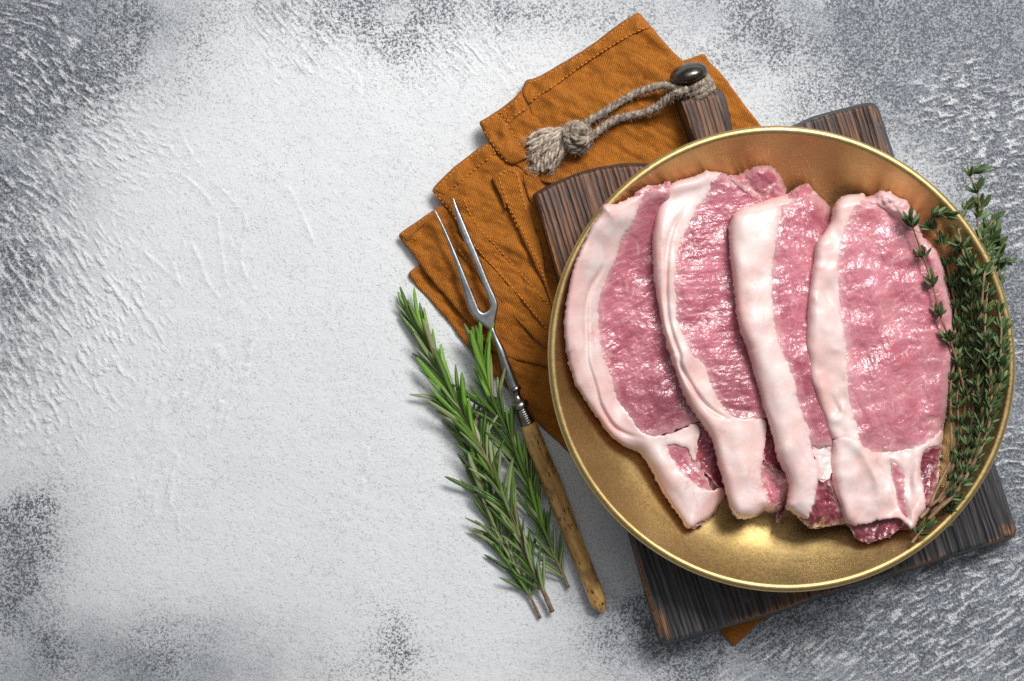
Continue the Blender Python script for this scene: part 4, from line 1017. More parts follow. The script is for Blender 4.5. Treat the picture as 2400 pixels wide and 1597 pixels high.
chop("second pork chop from the left, tallest, with a rounded pink lobe at its top", out2, [
    ("inner_muscle", B_((1580, 560), (1680, 560), (1760, 800), (1800, 1000), (1780, 1020), (1700, 960), (1610, 900), (1580, 800)), -0.0045, 20, LEAN_D, (18, 0.0006), {'edge': 5}),
    ("torn_flap", B_((1540, 880), (1620, 890), (1700, 950), (1790, 990), (1790, 1080), (1775, 1140), (1750, 1205), (1715, 1250), (1660, 1264), (1590, 1255), (1560, 1100)), -0.0030, 16, LEAN_P, (16, 0.0009), {'edge': 30, 'ang': 1.0}),
    ("torn_flap", B_((1690, 1200), (1760, 1190), (1757, 1245), (1742, 1300), (1700, 1335), (1683, 1310), (1705, 1250)), -0.006, 10, LEAN_D, (14, 0.0006), {'edge': 8}),
    ("lobe", A_((1330, 180), (1390, 163), (1440, 150), (1480, 115), (1550, 90), (1620, 85), (1680, 110), (1720, 160), (1750, 220), (1775, 300), (1720, 380), (1600, 380), (1460, 290)), 0.0020, 30, LEAN_A, (34, 0.0014), {'edge': 14, 'ang': 0.8, 'veins': [(A_((1385, 170), (1440, 230), (1500, 260), (1560, 310), (1640, 330)), 5, 1.6), (A_((1490, 150), (1500, 200), (1480, 260)), 3, 1.5), (A_((1620, 330), (1640, 250), (1690, 220), (1750, 260)), 4, 1.6), (A_((1640, 250), (1720, 300), (1760, 300)), 3, 1.3)]}),
    ("lean_meat", lean2, -0.0002, 16, LEAN_A, (26, 0.0005), {'ang': -0.1, 'wet': [(1640, 560, 50, 60, .8), (1700, 800, 60, 60, .9), (1650, 690, 60, 40, .5), (1730, 880, 30, 60, .7)], 'rosy': [(1740, 900, 60, 90, .65), (1660, 420, 70, 36, .5), (1715, 650, 22, 160, .45)], 'veins': [(A_((960, 1200), (1150, 1180), (1300, 1120), (1380, 1100)), 2.5, 1.2), (A_((1200, 600), (1280, 570), (1340, 550)), 2.5, 1.1), (A_((1220, 1330), (1420, 1310)), 2.5, 1.1)]}),
    ("fat", fat2, 0.0003, 9, FAT, (90, 0.0005), {'rosy': [(1625, 880, 18, 90, .9), (1680, 940, 40, 50, .5), (1545, 520, 20, 60, .35)]}),
], (1530, 560), (0.28, 0.0), 0.0475, 0.000046, 0.0175, 27, 221,
    [(grv2, -0.0028, 5), (B_((1340, 590), (1385, 690), (1410, 820), (1440, 940), (1455, 1050), (1440, 1170)), 0.0022, 24), (A_((1450, 200), (1540, 280), (1640, 330)), -0.0022, 9), (A_((1560, 300), (1600, 250), (1660, 200)), -0.0018, 8),
     (B_((1260, 450), (1350, 500), (1480, 520), (1590, 510)), -0.0012, 8), (B_((1600, 930), (1680, 1050), (1720, 1150)), -0.0016, 8), (B_((1600, 1000), (1660, 1130), (1700, 1200)), 0.0018, 8)],
    [(1790, 420, 40, 40, .002), (1480 + 0, 700, 1, 1, 0)], -0.15)

# chop 3
left3 = A_((1390, 430), (1360, 470), (1345, 520), (1338, 600), (1345, 680), (1350, 760), (1360, 850), (1370, 950), (1385, 1080), (1400, 1200), (1420, 1300), (1450, 1380), (1490, 1470)) + \
    B_((1460, 30), (1500, 130), (1520, 230), (1555, 330), (1580, 430), (1610, 540), (1640, 620), (1670, 720), (1685, 830), (1720, 910), (1760, 970), (1780, 1040), (1775, 1130), (1758, 1220))
out3 = A_((1440, 395), (1500, 375), (1560, 365), (1620, 340), (1680, 320), (1740, 305)) + C_((130, 308), (155, 298), (200, 250), (250, 230), (305, 213), (322, 250), (350, 290), (400, 330), (440, 370), (468, 430), (520, 600), (480, 900), (430, 1300)) + \
    D_((480, 100), (560, 600), (620, 1000), (600, 1340), (510, 1355), (450, 1365), (370, 1365), (335, 1385), (300, 1370), (240, 1320), (180, 1262)) + left3[::-1]
in3 = C_((85, 400), (95, 440), (80, 500), (60, 600), (40, 750), (30, 880), (25, 1000), (30, 1100), (45, 1250), (70, 1380), (110, 1500)) + D_((110, 100), (150, 180), (185, 260), (200, 350), (230, 480), (270, 590), (310, 680))
lean3 = in3 + D_((330, 745), (440, 745), (520, 700), (420, 300)) + C_((420, 1500), (380, 1000), (480, 700), (520, 560), (468, 430), (440, 370), (400, 330), (350, 300), (300, 310), (220, 350), (150, 380))
fat3 = A_((1440, 395), (1500, 375), (1560, 365), (1620, 340), (1680, 320), (1740, 305)) + C_((130, 308), (200, 320), (160, 380), (110, 400)) + [(x + 2, y) for x, y in in3] + \
    D_((320, 780), (350, 870), (370, 960), (365, 1040), (345, 1170), (298, 1312), (250, 1298), (185, 1268), (130, 1222)) + left3[::-1]
chop("third pork chop from the left, with the widest smooth rounded fat band", out3, [
    ("inner_muscle", D_((340, 1010), (440, 1020), (490, 1130), (560, 1280), (580, 1345), (510, 1357), (440, 1366), (370, 1366), (335, 1387), (300, 1372), (230, 1312), (200, 1280), (300, 1250), (330, 1150)), -0.0035, 16, LEAN_D, (18, 0.0010), {'edge': 12}),
    ("connective_tissue", D_((300, 720), (440, 730), (500, 780), (480, 950), (450, 1010), (410, 1045), (370, 1020), (360, 900)), -0.0020, 14, mat_fat("rosy_tissue", (0.78, 0.45, 0.43), (0.86, 0.66, 0.63), (0.66, 0.26, 0.27)), (12, 0.0010), {}),
    ("lean_tip", C_((100, 350), (155, 298), (200, 250), (250, 230), (305, 213), (322, 250), (335, 310), (280, 350), (200, 360)), 0.0006, 12, LEAN_A, (20, 0.0008), {'edge': 9}),
    ("lean_meat", lean3, -0.0002, 16, LEAN_A, (26, 0.0005), {'ang': 1.35, 'wet': [(1880, 560, 40, 80, .7), (1850, 700, 50, 80, .5), (1880, 900, 30, 60, .5)], 'rosy': [(1910, 930, 40, 110, .6), (1930, 520, 30, 60, .3)]}),
    ("fat", fat3, 0.0008, 16, FAT, (90, 0.0005), {'rosy': [(1745, 800, 22, 200, .45), (1810, 980, 22, 100, .3), (1720, 520, 20, 60, .3), (1850, 1040, 24, 60, .2)]}),
], (1712, 560), (0.27, 0.0), 0.0510, 0.000062, 0.0200, 50, 241,
    [(C_((80, 380), (95, 430), (75, 520)), -0.0014, 6), (D_((310, 780), (380, 800), (450, 790)), -0.0014, 6), (D_((340, 850), (450, 850)), -0.0010, 6), (D_((395, 1080), (420, 1200), (440, 1340)), -0.0022, 9), (C_((320, 290), (350, 380), (330, 480)), 0.0012, 10)],
    [(1745, 510, 40, 50, .0012)], 1.2)

# chop 4
left4 = C_((470, 450), (460, 500), (420, 560), (380, 610), (350, 650), (335, 720), (335, 790), (315, 850), (305, 940), (290, 1020), (285, 1150), (275, 1300), (270, 1430), (285, 1530)) + \
    D_((290, 200), (300, 300), (340, 380), (370, 500), (410, 570), (420, 640), (450, 720), (465, 800), (455, 900), (465, 1030), (490, 1130), (530, 1230), (550, 1330))
right4 = C_((1010, 335), (1040, 375), (1050, 405), (1090, 430), (1095, 500), (1130, 560), (1160, 630), (1220, 680), (1260, 750), (1290, 830), (1310, 930), (1340, 1050), (1360, 1150), (1370, 1300), (1380, 1430), (1380, 1568)) + \
    D_((1370, 150), (1340, 300), (1330, 450), (1300, 560), (1290, 640), (1280, 760), (1265, 850), (1250, 920), (1240, 1000), (1240, 1080), (1200, 1180), (1165, 1240), (1120, 1290), (1100, 1330))
top4 = C_((475, 400), (500, 350), (560, 310), (650, 298), (710, 300), (715, 325), (780, 308), (800, 280), (850, 270), (900, 285), (960, 330))
out4 = top4 + right4 + D_((1060, 1402), (1030, 1390), (970, 1380), (900, 1440), (820, 1460), (750, 1482), (700, 1480), (650, 1460), (620, 1420), (600, 1370)) + left4[::-1]
in4 = C_((700, 340), (670, 370), (650, 400), (610, 460), (590, 520), (560, 580), (550, 660), (530, 740), (520, 830), (525, 900), (520, 980), (530, 1080), (545, 1180), (555, 1280), (575, 1380), (590, 1480)) + \
    D_((585, 60), (580, 150), (590, 250), (590, 400), (610, 480), (640, 570), (650, 640), (655, 700), (690, 760), (760, 800), (850, 812), (950, 792), (1050, 782), (1150, 742), (1220, 692), (1280, 632))
lean4 = in4 + D_((1310, 560), (1330, 450), (1340, 300), (1370, 150)) + C_((1380, 1430), (1370, 1300), (1355, 1150), (1335, 1050), (1305, 930), (1285, 830), (1255, 750), (1215, 685), (1160, 640), (1120, 570), (1080, 560), (1040, 530), (1000, 500), (950, 470), (900, 430), (840, 380), (780, 350))
fat4 = C_((475, 400), (500, 350), (560, 310), (650, 298), (710, 300), (715, 330)) + in4[:-12] + D_((600, 420), (615, 500), (650, 600), (665, 680), (690, 740), (600, 780), (520, 730)) + left4[:-6][::-1]
fat4b = D_((480, 722), (550, 685), (610, 700), (660, 720), (700, 770), (770, 808), (850, 820), (950, 798), (1050, 788), (1150, 748), (1220, 698), (1285, 635), (1285, 760), (1230, 765), (1150, 800), (1120, 900), (1130, 1020), (1150, 1150), (1165, 1240), (1100, 1330), (1060, 1402), (1000, 1330), (960, 1295), (840, 1310), (640, 1358), (600, 1345), (550, 1330), (530, 1230), (490, 1130), (465, 1030), (455, 900), (465, 800))
TM4 = D_((885, 870), (950, 895), (1000, 970), (1010, 1060), (1010, 1180), (1045, 1290), (1055, 1345), (1000, 1300), (950, 1210), (925, 1090), (905, 970))
chop("rightmost raw pork chop, broadest pink face, beside the thyme", out4, [
    ("dark_end", D_((600, 1340), (700, 1300), (850, 1280), (980, 1280), (1010, 1340), (970, 1382), (900, 1440), (820, 1462), (750, 1482), (700, 1480), (650, 1460), (620, 1420)), -0.0065, 22, LEAN_D, (24, 0.0006), {'edge': 4}),
    ("side_muscle", D_((1100, 820), (1150, 785), (1230, 755), (1285, 770), (1260, 920), (1250, 1080), (1180, 1220), (1130, 1200), (1110, 1020)), -0.0010, 20, LEAN_D, (20, 0.0008), {'edge': 10}),
    ("top_edge_fat", C_((680, 345), (715, 322), (780, 308), (800, 280), (850, 270), (900, 285), (960, 330), (1010, 335), (1040, 375), (1050, 405), (1090, 430), (1095, 500), (1130, 560), (1110, 600), (1060, 560), (1000, 520), (950, 490), (900, 450), (840, 400), (780, 370)), 0.0010, 14, mat_fat("pink_edge_fat", (0.80, 0.47, 0.46), (0.86, 0.70, 0.68), (0.74, 0.34, 0.35)), (18, 0.0012), {}),
    ("lean_meat", lean4, -0.0002, 16, LEAN_P, (34, 0.0006), {'ang': 1.15, 'wet': [(2080, 900, 50, 70, .9), (2140, 730, 50, 60, .8), (2060, 560, 60, 80, .5), (2010, 560, 30, 80, .5), (2200, 690, 30, 70, .7), (2040, 1010, 40, 40, .7)], 'rosy': [(2040, 1030, 110, 30, .45), (2040, 860, 18, 60, .5), (2200, 900, 30, 120, .4), (2130, 560, 20, 40, .4)], 'veins': [(D_((1130, 160), (1200, 125), (1270, 135), (1350, 160)), 3, 1.4), (C_((880, 810), (1000, 770), (1080, 740)), 3, 1.0), (D_((1120, 600), (1200, 560), (1290, 560)), 3, 1.4)]}),
    ("fat", fat4, 0.0004, 9, FAT, (60, 0.0009), {'rosy': [(1930, 900, 16, 60, .7), (1900, 850, 30, 50, .3), (1965, 470, 16, 40, .5)]}),
    ("fat_block", fat4b, 0.0007, 10, FAT, (60, 0.0010), {'pits': [TM4], 'rosy': [(2010, 1190, 14, 40, .5), (1990, 1120, 40, 60, .25), (2150, 1170, 16, 60, .6), (1985, 1210, 50, 20, .2)]}),
    ("tail_muscle", TM4, 0.0000, 10, LEAN_P, (22, 0.0005), {'ang': 1.4, 'edge': 10}),
], (1905, 700), (0.08, 0.0), 0.0500, 0.000046, 0.0185, 30, 261,
    [(D_((560, 690), (680, 800), (770, 900), (810, 1000), (835, 1110), (842, 1230)), 0.0035, 16), (D_((700, 830), (790, 900), (850, 1000), (870, 1200)), -0.0025, 10), (D_((870, 860), (910, 960), (930, 1100), (1000, 1260)), -0.0016, 8),
     (D_((1040, 920), (1030, 1050), (1060, 1200)), -0.0018, 8), (D_((1100, 850), (1090, 1000), (1080, 1150)), 0.0016, 10), (D_((450, 330), (470, 450), (560, 560)), -0.0012, 8), (C_((1110, 600), (1130, 900), (1300, 1250)), -0.0012, 14),
     (D_((700, 0), (720, 120), (800, 200)), -0.0012, 18), (D_((1280, 560), (1180, 580), (1100, 620)), -0.001, 6), (D_((720, 800), (900, 840), (1100, 790)), -0.001, 8)],
    [(2080, 900, 60, 70, .002), (1975, 960, 10, 16, .0016), (1960, 985, 12, 12, .0016), (1920, 625, 12, 10, .0012), (1915, 700, 10, 12, .001), (1960, 820, 14, 10, .001)], 0.25)

# ------------------------------------------------------------------ carving fork
ZFK = 0.0125
fork = thing("carving_fork", W(1300, 1150, 0.0), "old two-pronged steel carving fork with mottled horn handle", "fork")
head = F_((370, 118), (400, 175), (435, 262), (503, 430), (563, 600), (620, 780), (660, 930), (695, 1012), (740, 1062), (800, 1110), (842, 1142), (866, 1170), (893, 1155), (886, 1130),
          (890, 1060), (915, 950), (905, 900), (840, 760), (770, 580), (690, 390), (620, 220), (575, 120), (546, 50), (552, 120), (570, 240), (620, 380), (690, 540), (750, 680), (800, 810),
          (847, 930), (845, 965), (800, 998), (768, 990), (738, 910), (680, 770), (620, 620), (540, 430), (470, 280), (400, 160))
zh = lambda U, V: ZFK + 0.0045 * np.clip(1 - ((U - 1010) ** 2 + (V - 480) ** 2) ** .5 / 330, 0, 1) + 0.0008
_hm_keep = HM.copy()
me = pillow("prongs", head, lambda U, V, d: zh(U, V) + 0.0013 * prof(d / 5.5), lambda U, V, d: zh(U, V) - 0.0010 * prof(d / 5.5), 2, 1)
link("prongs", me, fork, M_STEEL)
HM[:] = _hm_keep
def axis_part(name, ctr, zs, rad, mat, n=24, sub=5, flat=1.0):
    c = spline([(a[0], a[1], z) for a, z in zip(ctr, zs)], sub)
    r = spline([(x,) for x in rad], sub)[:, 0]
    P = [W(*x) for x in c]; R = [max(a, 0.15) * S * (H - 0.01) / H for a in r]
    V_, F2 = tube_data(P, R, n, True, flat)
    return link(name, mesh_np(name, np.array([tuple(v) for v in V_]), F2, True), fork, mat)
axis_part("shank", [(1152, 768), (1155, 777), (1162, 795), (1174, 823), (1183, 850), (1192, 874), (1201, 897), (1206, 910)], [ZFK + .001, ZFK + .001, .0130, .0125, .012, .0115, .0110, .0108], [5.5, 6.3, 7.5, 10.2, 11.2, 11.8, 12.0, 12.5], M_STEEL)
ctr = [(1205, 907), (1207, 911), (1208.5, 915), (1210, 920), (1212, 929), (1215, 939), (1217.5, 945), (1219.6, 951.7), (1221.5, 956), (1223, 960)]
axis_part("collar", ctr, [.0108] * 10, [12.5, 14.8, 14.5, 10, 8.8, 13, 19.5, 21.5, 20.5, 14], M_NICKEL, 28, 5)
fr = []; fc = []
for i in range(15):
    t = i / 14; fc.append((1222.5 + t * 15.5, 959 + t * 35)); fr.append(14.6 + 4.2 * t + (0.55 if i % 2 else -0.45))
axis_part("ferrule", fc, [.0108 - .0006 * i / 14 for i in range(15)], fr, M_NICKEL, 28, 3)
hc = [(1237.5, 991.5), (1239, 995), (1255, 1040), (1272, 1083), (1290.5, 1125), (1311, 1178), (1331.6, 1230.7), (1352, 1284), (1372.6, 1335), (1390, 1380), (1402, 1411), (1407, 1423), (1413, 1437)]
axis_part("horn_grip", hc, [.0100, .0100, .0095, .009, .0085, .0080, .0074, .0068, .0064, .0060, .0058, .0058, .0060], [17, 19.6, 21.8, 22.6, 22.8, 22.2, 20.6, 20.4, 20.2, 20.0, 19.4, 14.0, 3.0], M_HORN, 28, 6, 0.85)

# ------------------------------------------------------------------ rosemary
def leaf_mesh(name, n, width, arch, curl, side, mats, thick=0.35):
    """unit length leaf along +Y, rolled edges and a sunken midrib"""
    V_ = []; F2 = []; mid = []
    xs = [-1, -0.55, 0, 0.55, 1]; zs = [-curl, 0.35 * curl, -0.15 * curl, 0.35 * curl, -curl]
    for i in range(n + 1):
        t = i / n
        w = width * (math.sin(math.pi * min(1, (t + 0.06) / 1.06)) ** 0.45 if t < 0.97 else 0.25) * (0.75 + 0.25 * t)
        if t == 0: w = width * 0.35
        y = t; z = arch * math.sin(t * math.pi * 0.5) * t; sx = side * t * t
        for x, zz in zip(xs, zs):
            V_.append((sx + x * w, y, z + zz * w)); mid.append(1.0 if x == 0 else 0.0)
    for i in range(n):
        for k in range(4):
            a = i * 5 + k; F2.append((a, a + 1, a + 6, a + 5))
    o = len(V_)
    for i in range(n + 1):
        c = V_[i * 5 + 2]; V_.append((c[0], c[1], c[2] - width * (curl + thick) * (0.3 if i in (0, n) else 1))); mid.append(0)
    for i in range(n):
        F2.append((i * 5, i * 5 + 5, o + i + 1, o + i)); F2.append((i * 5 + 9, i * 5 + 4, o + i, o + i + 1))
    me = mesh_np(name, np.array(V_), F2, True, {"mid": np.array(mid)})
    return me
ROS = {}
for k, m in (("d", R_DARK), ("l", R_LIGHT), ("b", R_BRIGHT), ("n", R_BROWN)):
    ROS[k] = []
    for j in range(5):
        me = leaf_mesh("leaf", 8, random.uniform(0.047, 0.064), random.uniform(-0.08, 0.14), random.uniform(0.5, 0.8), random.uniform(-0.13, 0.13), None)
        me.materials.append(m); ROS[k].append(me)
def place(me, name, parent, p, d, up, ln, wd=1.0):
    d = d.normalized(); x = d.cross(up)
    if x.length < 1e-3: x = d.cross(Vector((1, 0, 0)))
    x.normalize(); z = x.cross(d)
    M = Matrix((( x.x * ln * wd, d.x * ln, z.x * ln * wd, p.x), (x.y * ln * wd, d.y * ln, z.y * ln * wd, p.y), (x.z * ln * wd, d.z * ln, z.z * ln * wd, p.z), (0, 0, 0, 1)))
    return link(name, me, parent, matrix=M)
def sprig_stem(root, pts, zs, r0, r1, mat, name="stem", sub=6):
    c = spline([(a[0], a[1], z) for a, z in zip(pts, zs)], sub)
    P = [Vector(W(*x)) for x in c]; n = len(P)
    R = [(r0 + (r1 - r0) * i / (n - 1)) * (1 + 0.18 * ((i * 7) % 4 == 0)) * S for i in range(n)]
    V_, F2 = tube_data(P, R, 7)
    link(name, mesh_np(name, np.array([tuple(v) for v in V_]), F2, True), root, mat)
    return P
def walk(P, d):
    L = [0]
    for i in range(1, len(P)): L.append(L[-1] + (P[i] - P[i - 1]).length)
    t = 0; out = []
    while t < L[-1]:
        i = max(j for j in range(len(L)) if L[j] <= t); i = min(i, len(P) - 2)
        f = (t - L[i]) / (L[i + 1] - L[i] + 1e-9)
        out.append((P[i].lerp(P[i + 1], f), (P[i + 1] - P[i]).normalized(), t / L[-1])); t += d() if callable(d) else d
    return out
def rosemary(label, pts, zs, r0, woody, gap, llen, seed, leafstart=0.03, pale=0.3):
    random.seed(seed)
    root = thing("rosemary_sprig", W(pts[0][0], pts[0][1], 0), label, "rosemary", "rosemary sprigs beside the fork")
    P = sprig_stem(root, pts, zs, r0, 2.0, STEM_B if woody else STEM_G)
    ph = 0.2
    for p, T, t in walk(P, lambda: gap * random.uniform(0.75, 1.25) * S):
        if t < leafstart: continue
        up0 = Vector((0, 0, 1)); s = T.cross(up0).normalized(); b = s.cross(T)
        ph += math.pi / 2 + random.uniform(-.45, .45)
        for h in (0, math.pi):
            if random.random() < 0.10: continue
            a = ph + h + random.uniform(-.25, .25)
            vz = math.sin(a)
            if vz < 0: vz *= 0.15
            opening = random.uniform(0.20, 0.62) * (1.0 if t < 0.8 else 0.62)
            dr = T * math.cos(opening) + (s * math.cos(a) + b * (vz * 0.55 + 0.05)) * math.sin(opening)
            ln = random.uniform(*llen) * (0.8 + 0.4 * min(1, t * 1.3)) * S
            if t > 0.9: ln *= 0.85
            q = p + (s * math.cos(a) + b * vz) * r0 * 0.5 * S
            if random.random() < 0.06: dr = (dr + s * random.choice((-1, 1)) * 0.6).normalized(); ln *= 0.8
            # keep the tip above what lies below
            tip = q + dr * ln
            uu = tip.x / (S * (H - tip.z) / H) + CX; vv = CY - tip.y / (S * (H - tip.z) / H)
            fl = hm(uu, vv) + 0.0022
            if tip.z < fl: dr.z += (fl - tip.z) / ln
            r = random.random()
            k = "b" if (t > 0.55 and r < 0.30) or r < 0.06 else ("l" if r < pale + 0.12 else "d")
            if random.random() < 0.03: k = "n"
            upv = (Vector((0, 0, 1)) + (s * math.cos(a)) * 0.55 + Vector((random.uniform(-.3, .3), random.uniform(-.3, .3), 0)))
            place(random.choice(ROS[k]), "leaf", root, q, dr, upv, ln, random.uniform(0.85, 1.15))
    # tuft at the tip
    T = (P[-1] - P[-4]).normalized()
    for i in range(7):
        s = T.cross(Vector((0, 0, 1))).normalized()
        dr = T + s * random.uniform(-.22, .22) + Vector((0, 0, random.uniform(0.0, .22)))
        place(random.choice(ROS[random.choice("dblb")]), "leaf", root, P[-1] - T * random.uniform(0, 12) * S, dr, Vector((random.uniform(-.5, .5), random.uniform(-.5, .5), 1)), random.uniform(48, 92) * S * 0.9, random.uniform(0.9, 1.2))
    return root
zt_ = .0062
rosemary("left long rosemary sprig behind, thin broken tip, lying left of the other two", [(1266, 1448), (1250, 1414), (1222, 1360), (1176, 1275), (1148, 1205), (1126, 1146), (1112, 1085), (1098, 1030), (1080, 985)],
         [.002, .003, .0035, .004, .004, .004, .004, .004, .004], 3.6, True, 11.5, (74, 112), 31, 0.10, 0.45)
rosemary("longest rosemary sprig in the middle, its brown stem ending lowest beside the handle tip", [(1294, 1434), (1276, 1392), (1255, 1351), (1232, 1295), (1208, 1237), (1188, 1187), (1166, 1135), (1147, 1090), (1125, 1045), (1104, 1006), (1072, 950), (1043, 897), (1020, 848), (1000, 810), (980, 775)],
         [.0045, .006, .0075, .0085, .0095, .0100, .0105, .0105, .010, .010, .009, .008, .007, .0065, .006], 5.6, True, 10.8, (76, 118), 33, 0.05, 0.42)
rosemary("shorter rosemary sprig next to the fork, its leafy tip lying on the orange cloth", [(1332, 1377), (1316, 1340), (1290, 1283), (1275, 1245), (1261, 1204), (1245, 1150), (1228, 1100), (1206, 1050), (1186, 1001), (1170, 975), (1156, 945), (1142, 890), (1133, 850), (1127, 828)],
         [.003, .004, .0045, .005, .005, .005, .0055, .006, .007, .008, .009, .0105, .012, .0128], 4.2, False, 11.0, (74, 112), 35, 0.04, 0.35)

# ------------------------------------------------------------------ thyme
THY = {}
for k, m in (("d", T_LEAF), ("l", T_LEAF2)):
    THY[k] = []
    for j in range(4):
        me = leaf_mesh("leaf", 4, random.uniform(0.15, 0.215), random.uniform(0.0, 0.30), random.uniform(0.1, 0.35), random.uniform(-0.12, 0.12), None, 0.12)
        me.materials.append(m); THY[k].append(me)
def thyme(label, pts, z0, seed, gap=36, n=(5, 8), r0=3.2, llen=(22, 32), start=0.16, dens=1.0, offs=0.004, zs=None):
    random.seed(seed)
    if seed in (49, 51, 63): pts = [(a - 14, b) for a, b in pts]
    gap = gap * 1.02 if gap < 40 else gap
    if zs is None:
        zs = []
        for (u, v) in pts:
            zs.append(max(hm(u, v), z0 - 0.004) + offs)
        zs = [min(z, 0.074) for z in zs]
        zs = [(zs[max(i - 1, 0)] + 2 * zs[i] + zs[min(i + 1, len(zs) - 1)]) / 4 for i in range(len(zs))]
    root = thing("thyme_sprig", W(pts[0][0], pts[0][1], zs[0]), label, "thyme", "thyme sprigs on the plate edge")
    P = sprig_stem(root, pts, zs, r0, 1.8, STEM_T)
    ph = 0
    def whorl(p, T, cnt, lo, hi, sc=1.0):
        nonlocal ph
        s = T.cross(Vector((0, 0, 1))).normalized(); b = s.cross(T)
        ph += 1.3
        for i in range(cnt):
            a = ph + 2 * math.pi * i / cnt + random.uniform(-.35, .35)
            op = random.uniform(lo, hi)
            dr = T * math.cos(op) + (s * math.cos(a) + b * math.sin(a)) * math.sin(op)
            q = p + T * random.uniform(-3, 5) * S
            upv = Vector((0, 0, 1)) * 0.8 + T * 0.5 + (s * math.cos(a) + b * math.sin(a)) * -0.3
            k = "l" if random.random() < 0.38 else "d"
            place(random.choice(THY[k]), "leaf", root, q, dr, upv, random.uniform(*llen) * sc * S * random.choice((1, 1, 1.05, .8, .6)), random.uniform(.8, 1.3))
    for p, T, t in walk(P, lambda: gap * random.uniform(0.7, 1.3) * S):
        if t < start: continue
        whorl(p, T, random.randint(*n) + 2, 0.30, 1.10, 0.85 + 0.25 * t)
        if random.random() < 0.35 * dens: whorl(p + T * 9 * S, T, 3, 0.3, 0.8, 0.7)
    T = (P[-1] - P[-3]).normalized()
    whorl(P[-1], T, 6, 0.1, 0.6); whorl(P[-1] - T * 7 * S, T, 5, 0.4, 0.9)
    return root
z0 = .050
thyme("foremost thyme sprig, lone stem leaning left over the rightmost chop", D_((1120, 1300), (1180, 1230), (1230, 1110), (1290, 990), (1360, 850), (1410, 700), (1440, 560), (1450, 420), (1410, 220), (1350, 30)) + C_((1330, 1350), (1270, 1200), (1220, 1000), (1160, 810), (1120, 700), (1070, 560), (1045, 490)), z0, 41, gap=62, n=(7, 10), r0=3.8, offs=0.005)
thyme("thyme sprig with a leafy crown bent right, second from the left edge of the bundle", D_((1190, 1250), (1300, 1090), (1330, 960), (1350, 760), (1345, 560), (1345, 300), (1380, 120)) + C_((1370, 1380), (1380, 1250), (1370, 1080), (1335, 900), (1290, 700), (1250, 600), (1190, 490), (1240, 450), (1300, 450)), z0, 43, gap=44, n=(7, 10), r0=3.2, start=.3)
thyme("middle thyme sprig rising straight to a fork of leaves inside the gold rim", D_((1200, 1270), (1330, 1120), (1420, 980), (1470, 800), (1500, 600), (1512, 420), (1508, 220), (1475, 0)) + C_((1440, 1250), (1450, 1180), (1490, 1030), (1470, 900), (1440, 750), (1405, 600), (1400, 510), (1440, 430), (1470, 385)), z0, 45, gap=40, n=(7, 10), r0=3.6, start=.09, offs=0.006)
thyme("tallest thyme sprig reaching past the gold rim over the grey table", D_((1180, 1310), (1260, 1230), (1340, 1160), (1420, 1060), (1500, 920), (1570, 780), (1620, 640), (1642, 450), (1640, 250), (1600, 0)) + C_((1575, 1300), (1570, 1150), (1590, 900), (1600, 760), (1560, 600), (1540, 500), (1558, 400), (1540, 300), (1510, 220), (1488, 165), (1530, 130)), z0, 47, gap=34, n=(6, 9), r0=4.0, start=.07, offs=0.008)
thyme("thyme sprig along the right rim, its tip curling back over the table", D_((1230, 1220), (1400, 1080), (1500, 960), (1590, 760), (1660, 560), (1720, 400), (1750, 250), (1755, 0)) + C_((1760, 1300), (1740, 1150), (1700, 1000), (1690, 880), (1720, 800), (1780, 790)), z0, 49, gap=34, n=(5, 8), r0=3.4, start=.09, offs=0.006)
thyme("dense thyme sprig behind the tallest, leaning right with its crown over the rim", D_((1300, 1190), (1440, 1030), (1560, 820), (1620, 600), (1670, 400), (1680, 200)) + C_((1660, 1500), (1640, 1300), (1650, 1100), (1660, 900), (1640, 760), (1690, 660), (1710, 600)), z0, 51, gap=30, n=(6, 9), r0=3.0, start=.09, offs=0.009)
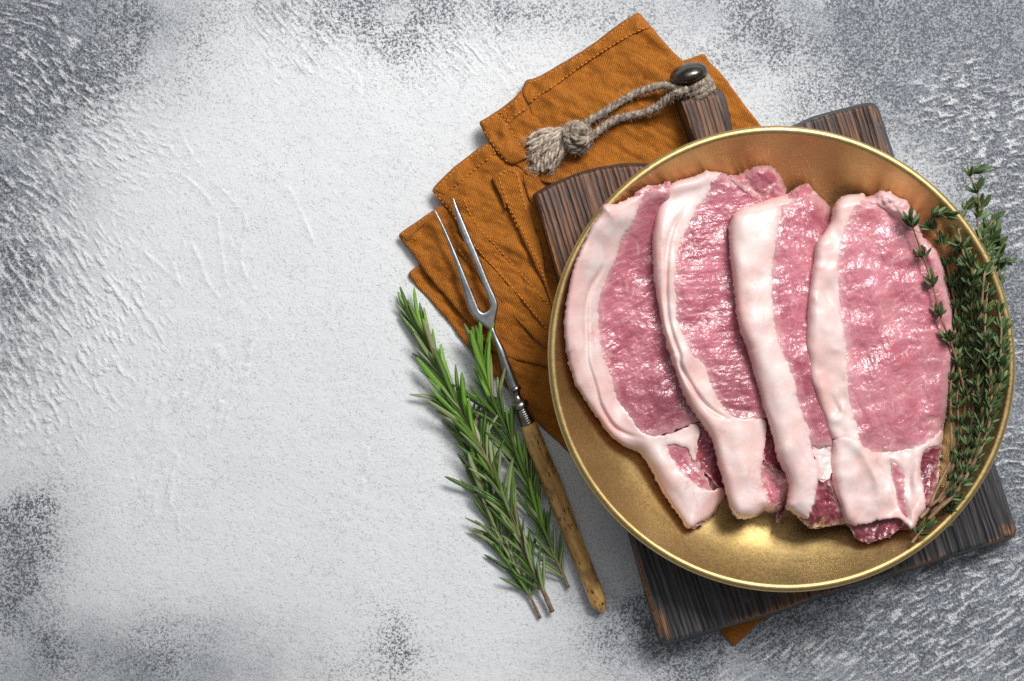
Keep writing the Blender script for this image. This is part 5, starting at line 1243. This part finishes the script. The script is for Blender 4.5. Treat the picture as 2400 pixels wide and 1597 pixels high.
thyme("thyme sprig with small spread leaves just right of the tallest stem top", D_((1290, 1160), (1380, 1000), (1440, 800), (1560, 560), (1580, 330), (1560, 100)) + C_((1520, 1300), (1530, 1100), (1550, 900), (1580, 700), (1610, 560), (1660, 490)), z0, 53, gap=30, n=(6, 9), r0=2.8, start=.07, offs=0.003)
thyme("dark thyme sprig half buried in the middle of the bundle", D_((1270, 1130), (1390, 900), (1420, 700), (1570, 420), (1560, 200)) + C_((1490, 1500), (1450, 1300), (1410, 1000), (1400, 820), (1420, 700)), z0, 55, gap=30, n=(6, 8), r0=2.8, start=.06, offs=0.002)
thyme("short woody thyme stub with a leafy top, lowest right at the plate rim", D_((1248, 1392), (1290, 1310), (1340, 1220), (1370, 1150)), z0, 57, gap=20, n=(6, 8), r0=4.2, start=.09, offs=0.004)
thyme("small broken thyme end with one leaf cluster below the rightmost chop", D_((1058, 1482), (1090, 1440), (1130, 1390), (1150, 1370)), z0, 59, gap=26, n=(4, 5), r0=3.8, start=.5, offs=0.003, llen=(24, 32))
thyme("outer thyme sprig hugging the inside of the gold rim low on the right", D_((1240, 1180), (1330, 1050), (1430, 900), (1530, 720), (1600, 520), (1700, 250), (1710, 60)) + C_((1700, 1450), (1720, 1300)), z0, 61, gap=26, n=(5, 8), r0=3.0, start=.07, offs=0.003)

thyme("thyme sprig on the far right whose crown hangs out over the gold rim", D_((1260, 1240), (1420, 1090), (1540, 900), (1640, 650), (1730, 420), (1765, 200), (1770, 20)) + C_((1780, 1350), (1770, 1200), (1750, 1050), (1740, 920), (1745, 780), (1730, 680)), z0, 63, gap=27, n=(6, 9), r0=2.8, start=.09, offs=0.005)
thyme("thyme sprig low in the bundle between the straight middle stem and the tallest one", D_((1220, 1260), (1350, 1120), (1440, 960), (1530, 760), (1570, 560), (1550, 380), (1530, 180), (1540, 0)) + C_((1520, 1420), (1500, 1200), (1500, 1050), (1510, 900), (1490, 800)), z0, 65, gap=27, n=(6, 9), r0=2.8, start=.09, offs=0.007)
thyme("thinner thyme sprig crossing behind the crown bent right", D_((1240, 1210), (1340, 1000), (1380, 800), (1400, 600), (1390, 400), (1430, 200), (1440, 30)) + C_((1420, 1420), (1400, 1250), (1420, 1100), (1440, 980)), z0, 67, gap=30, n=(6, 9), r0=2.6, start=.07, offs=0.004)
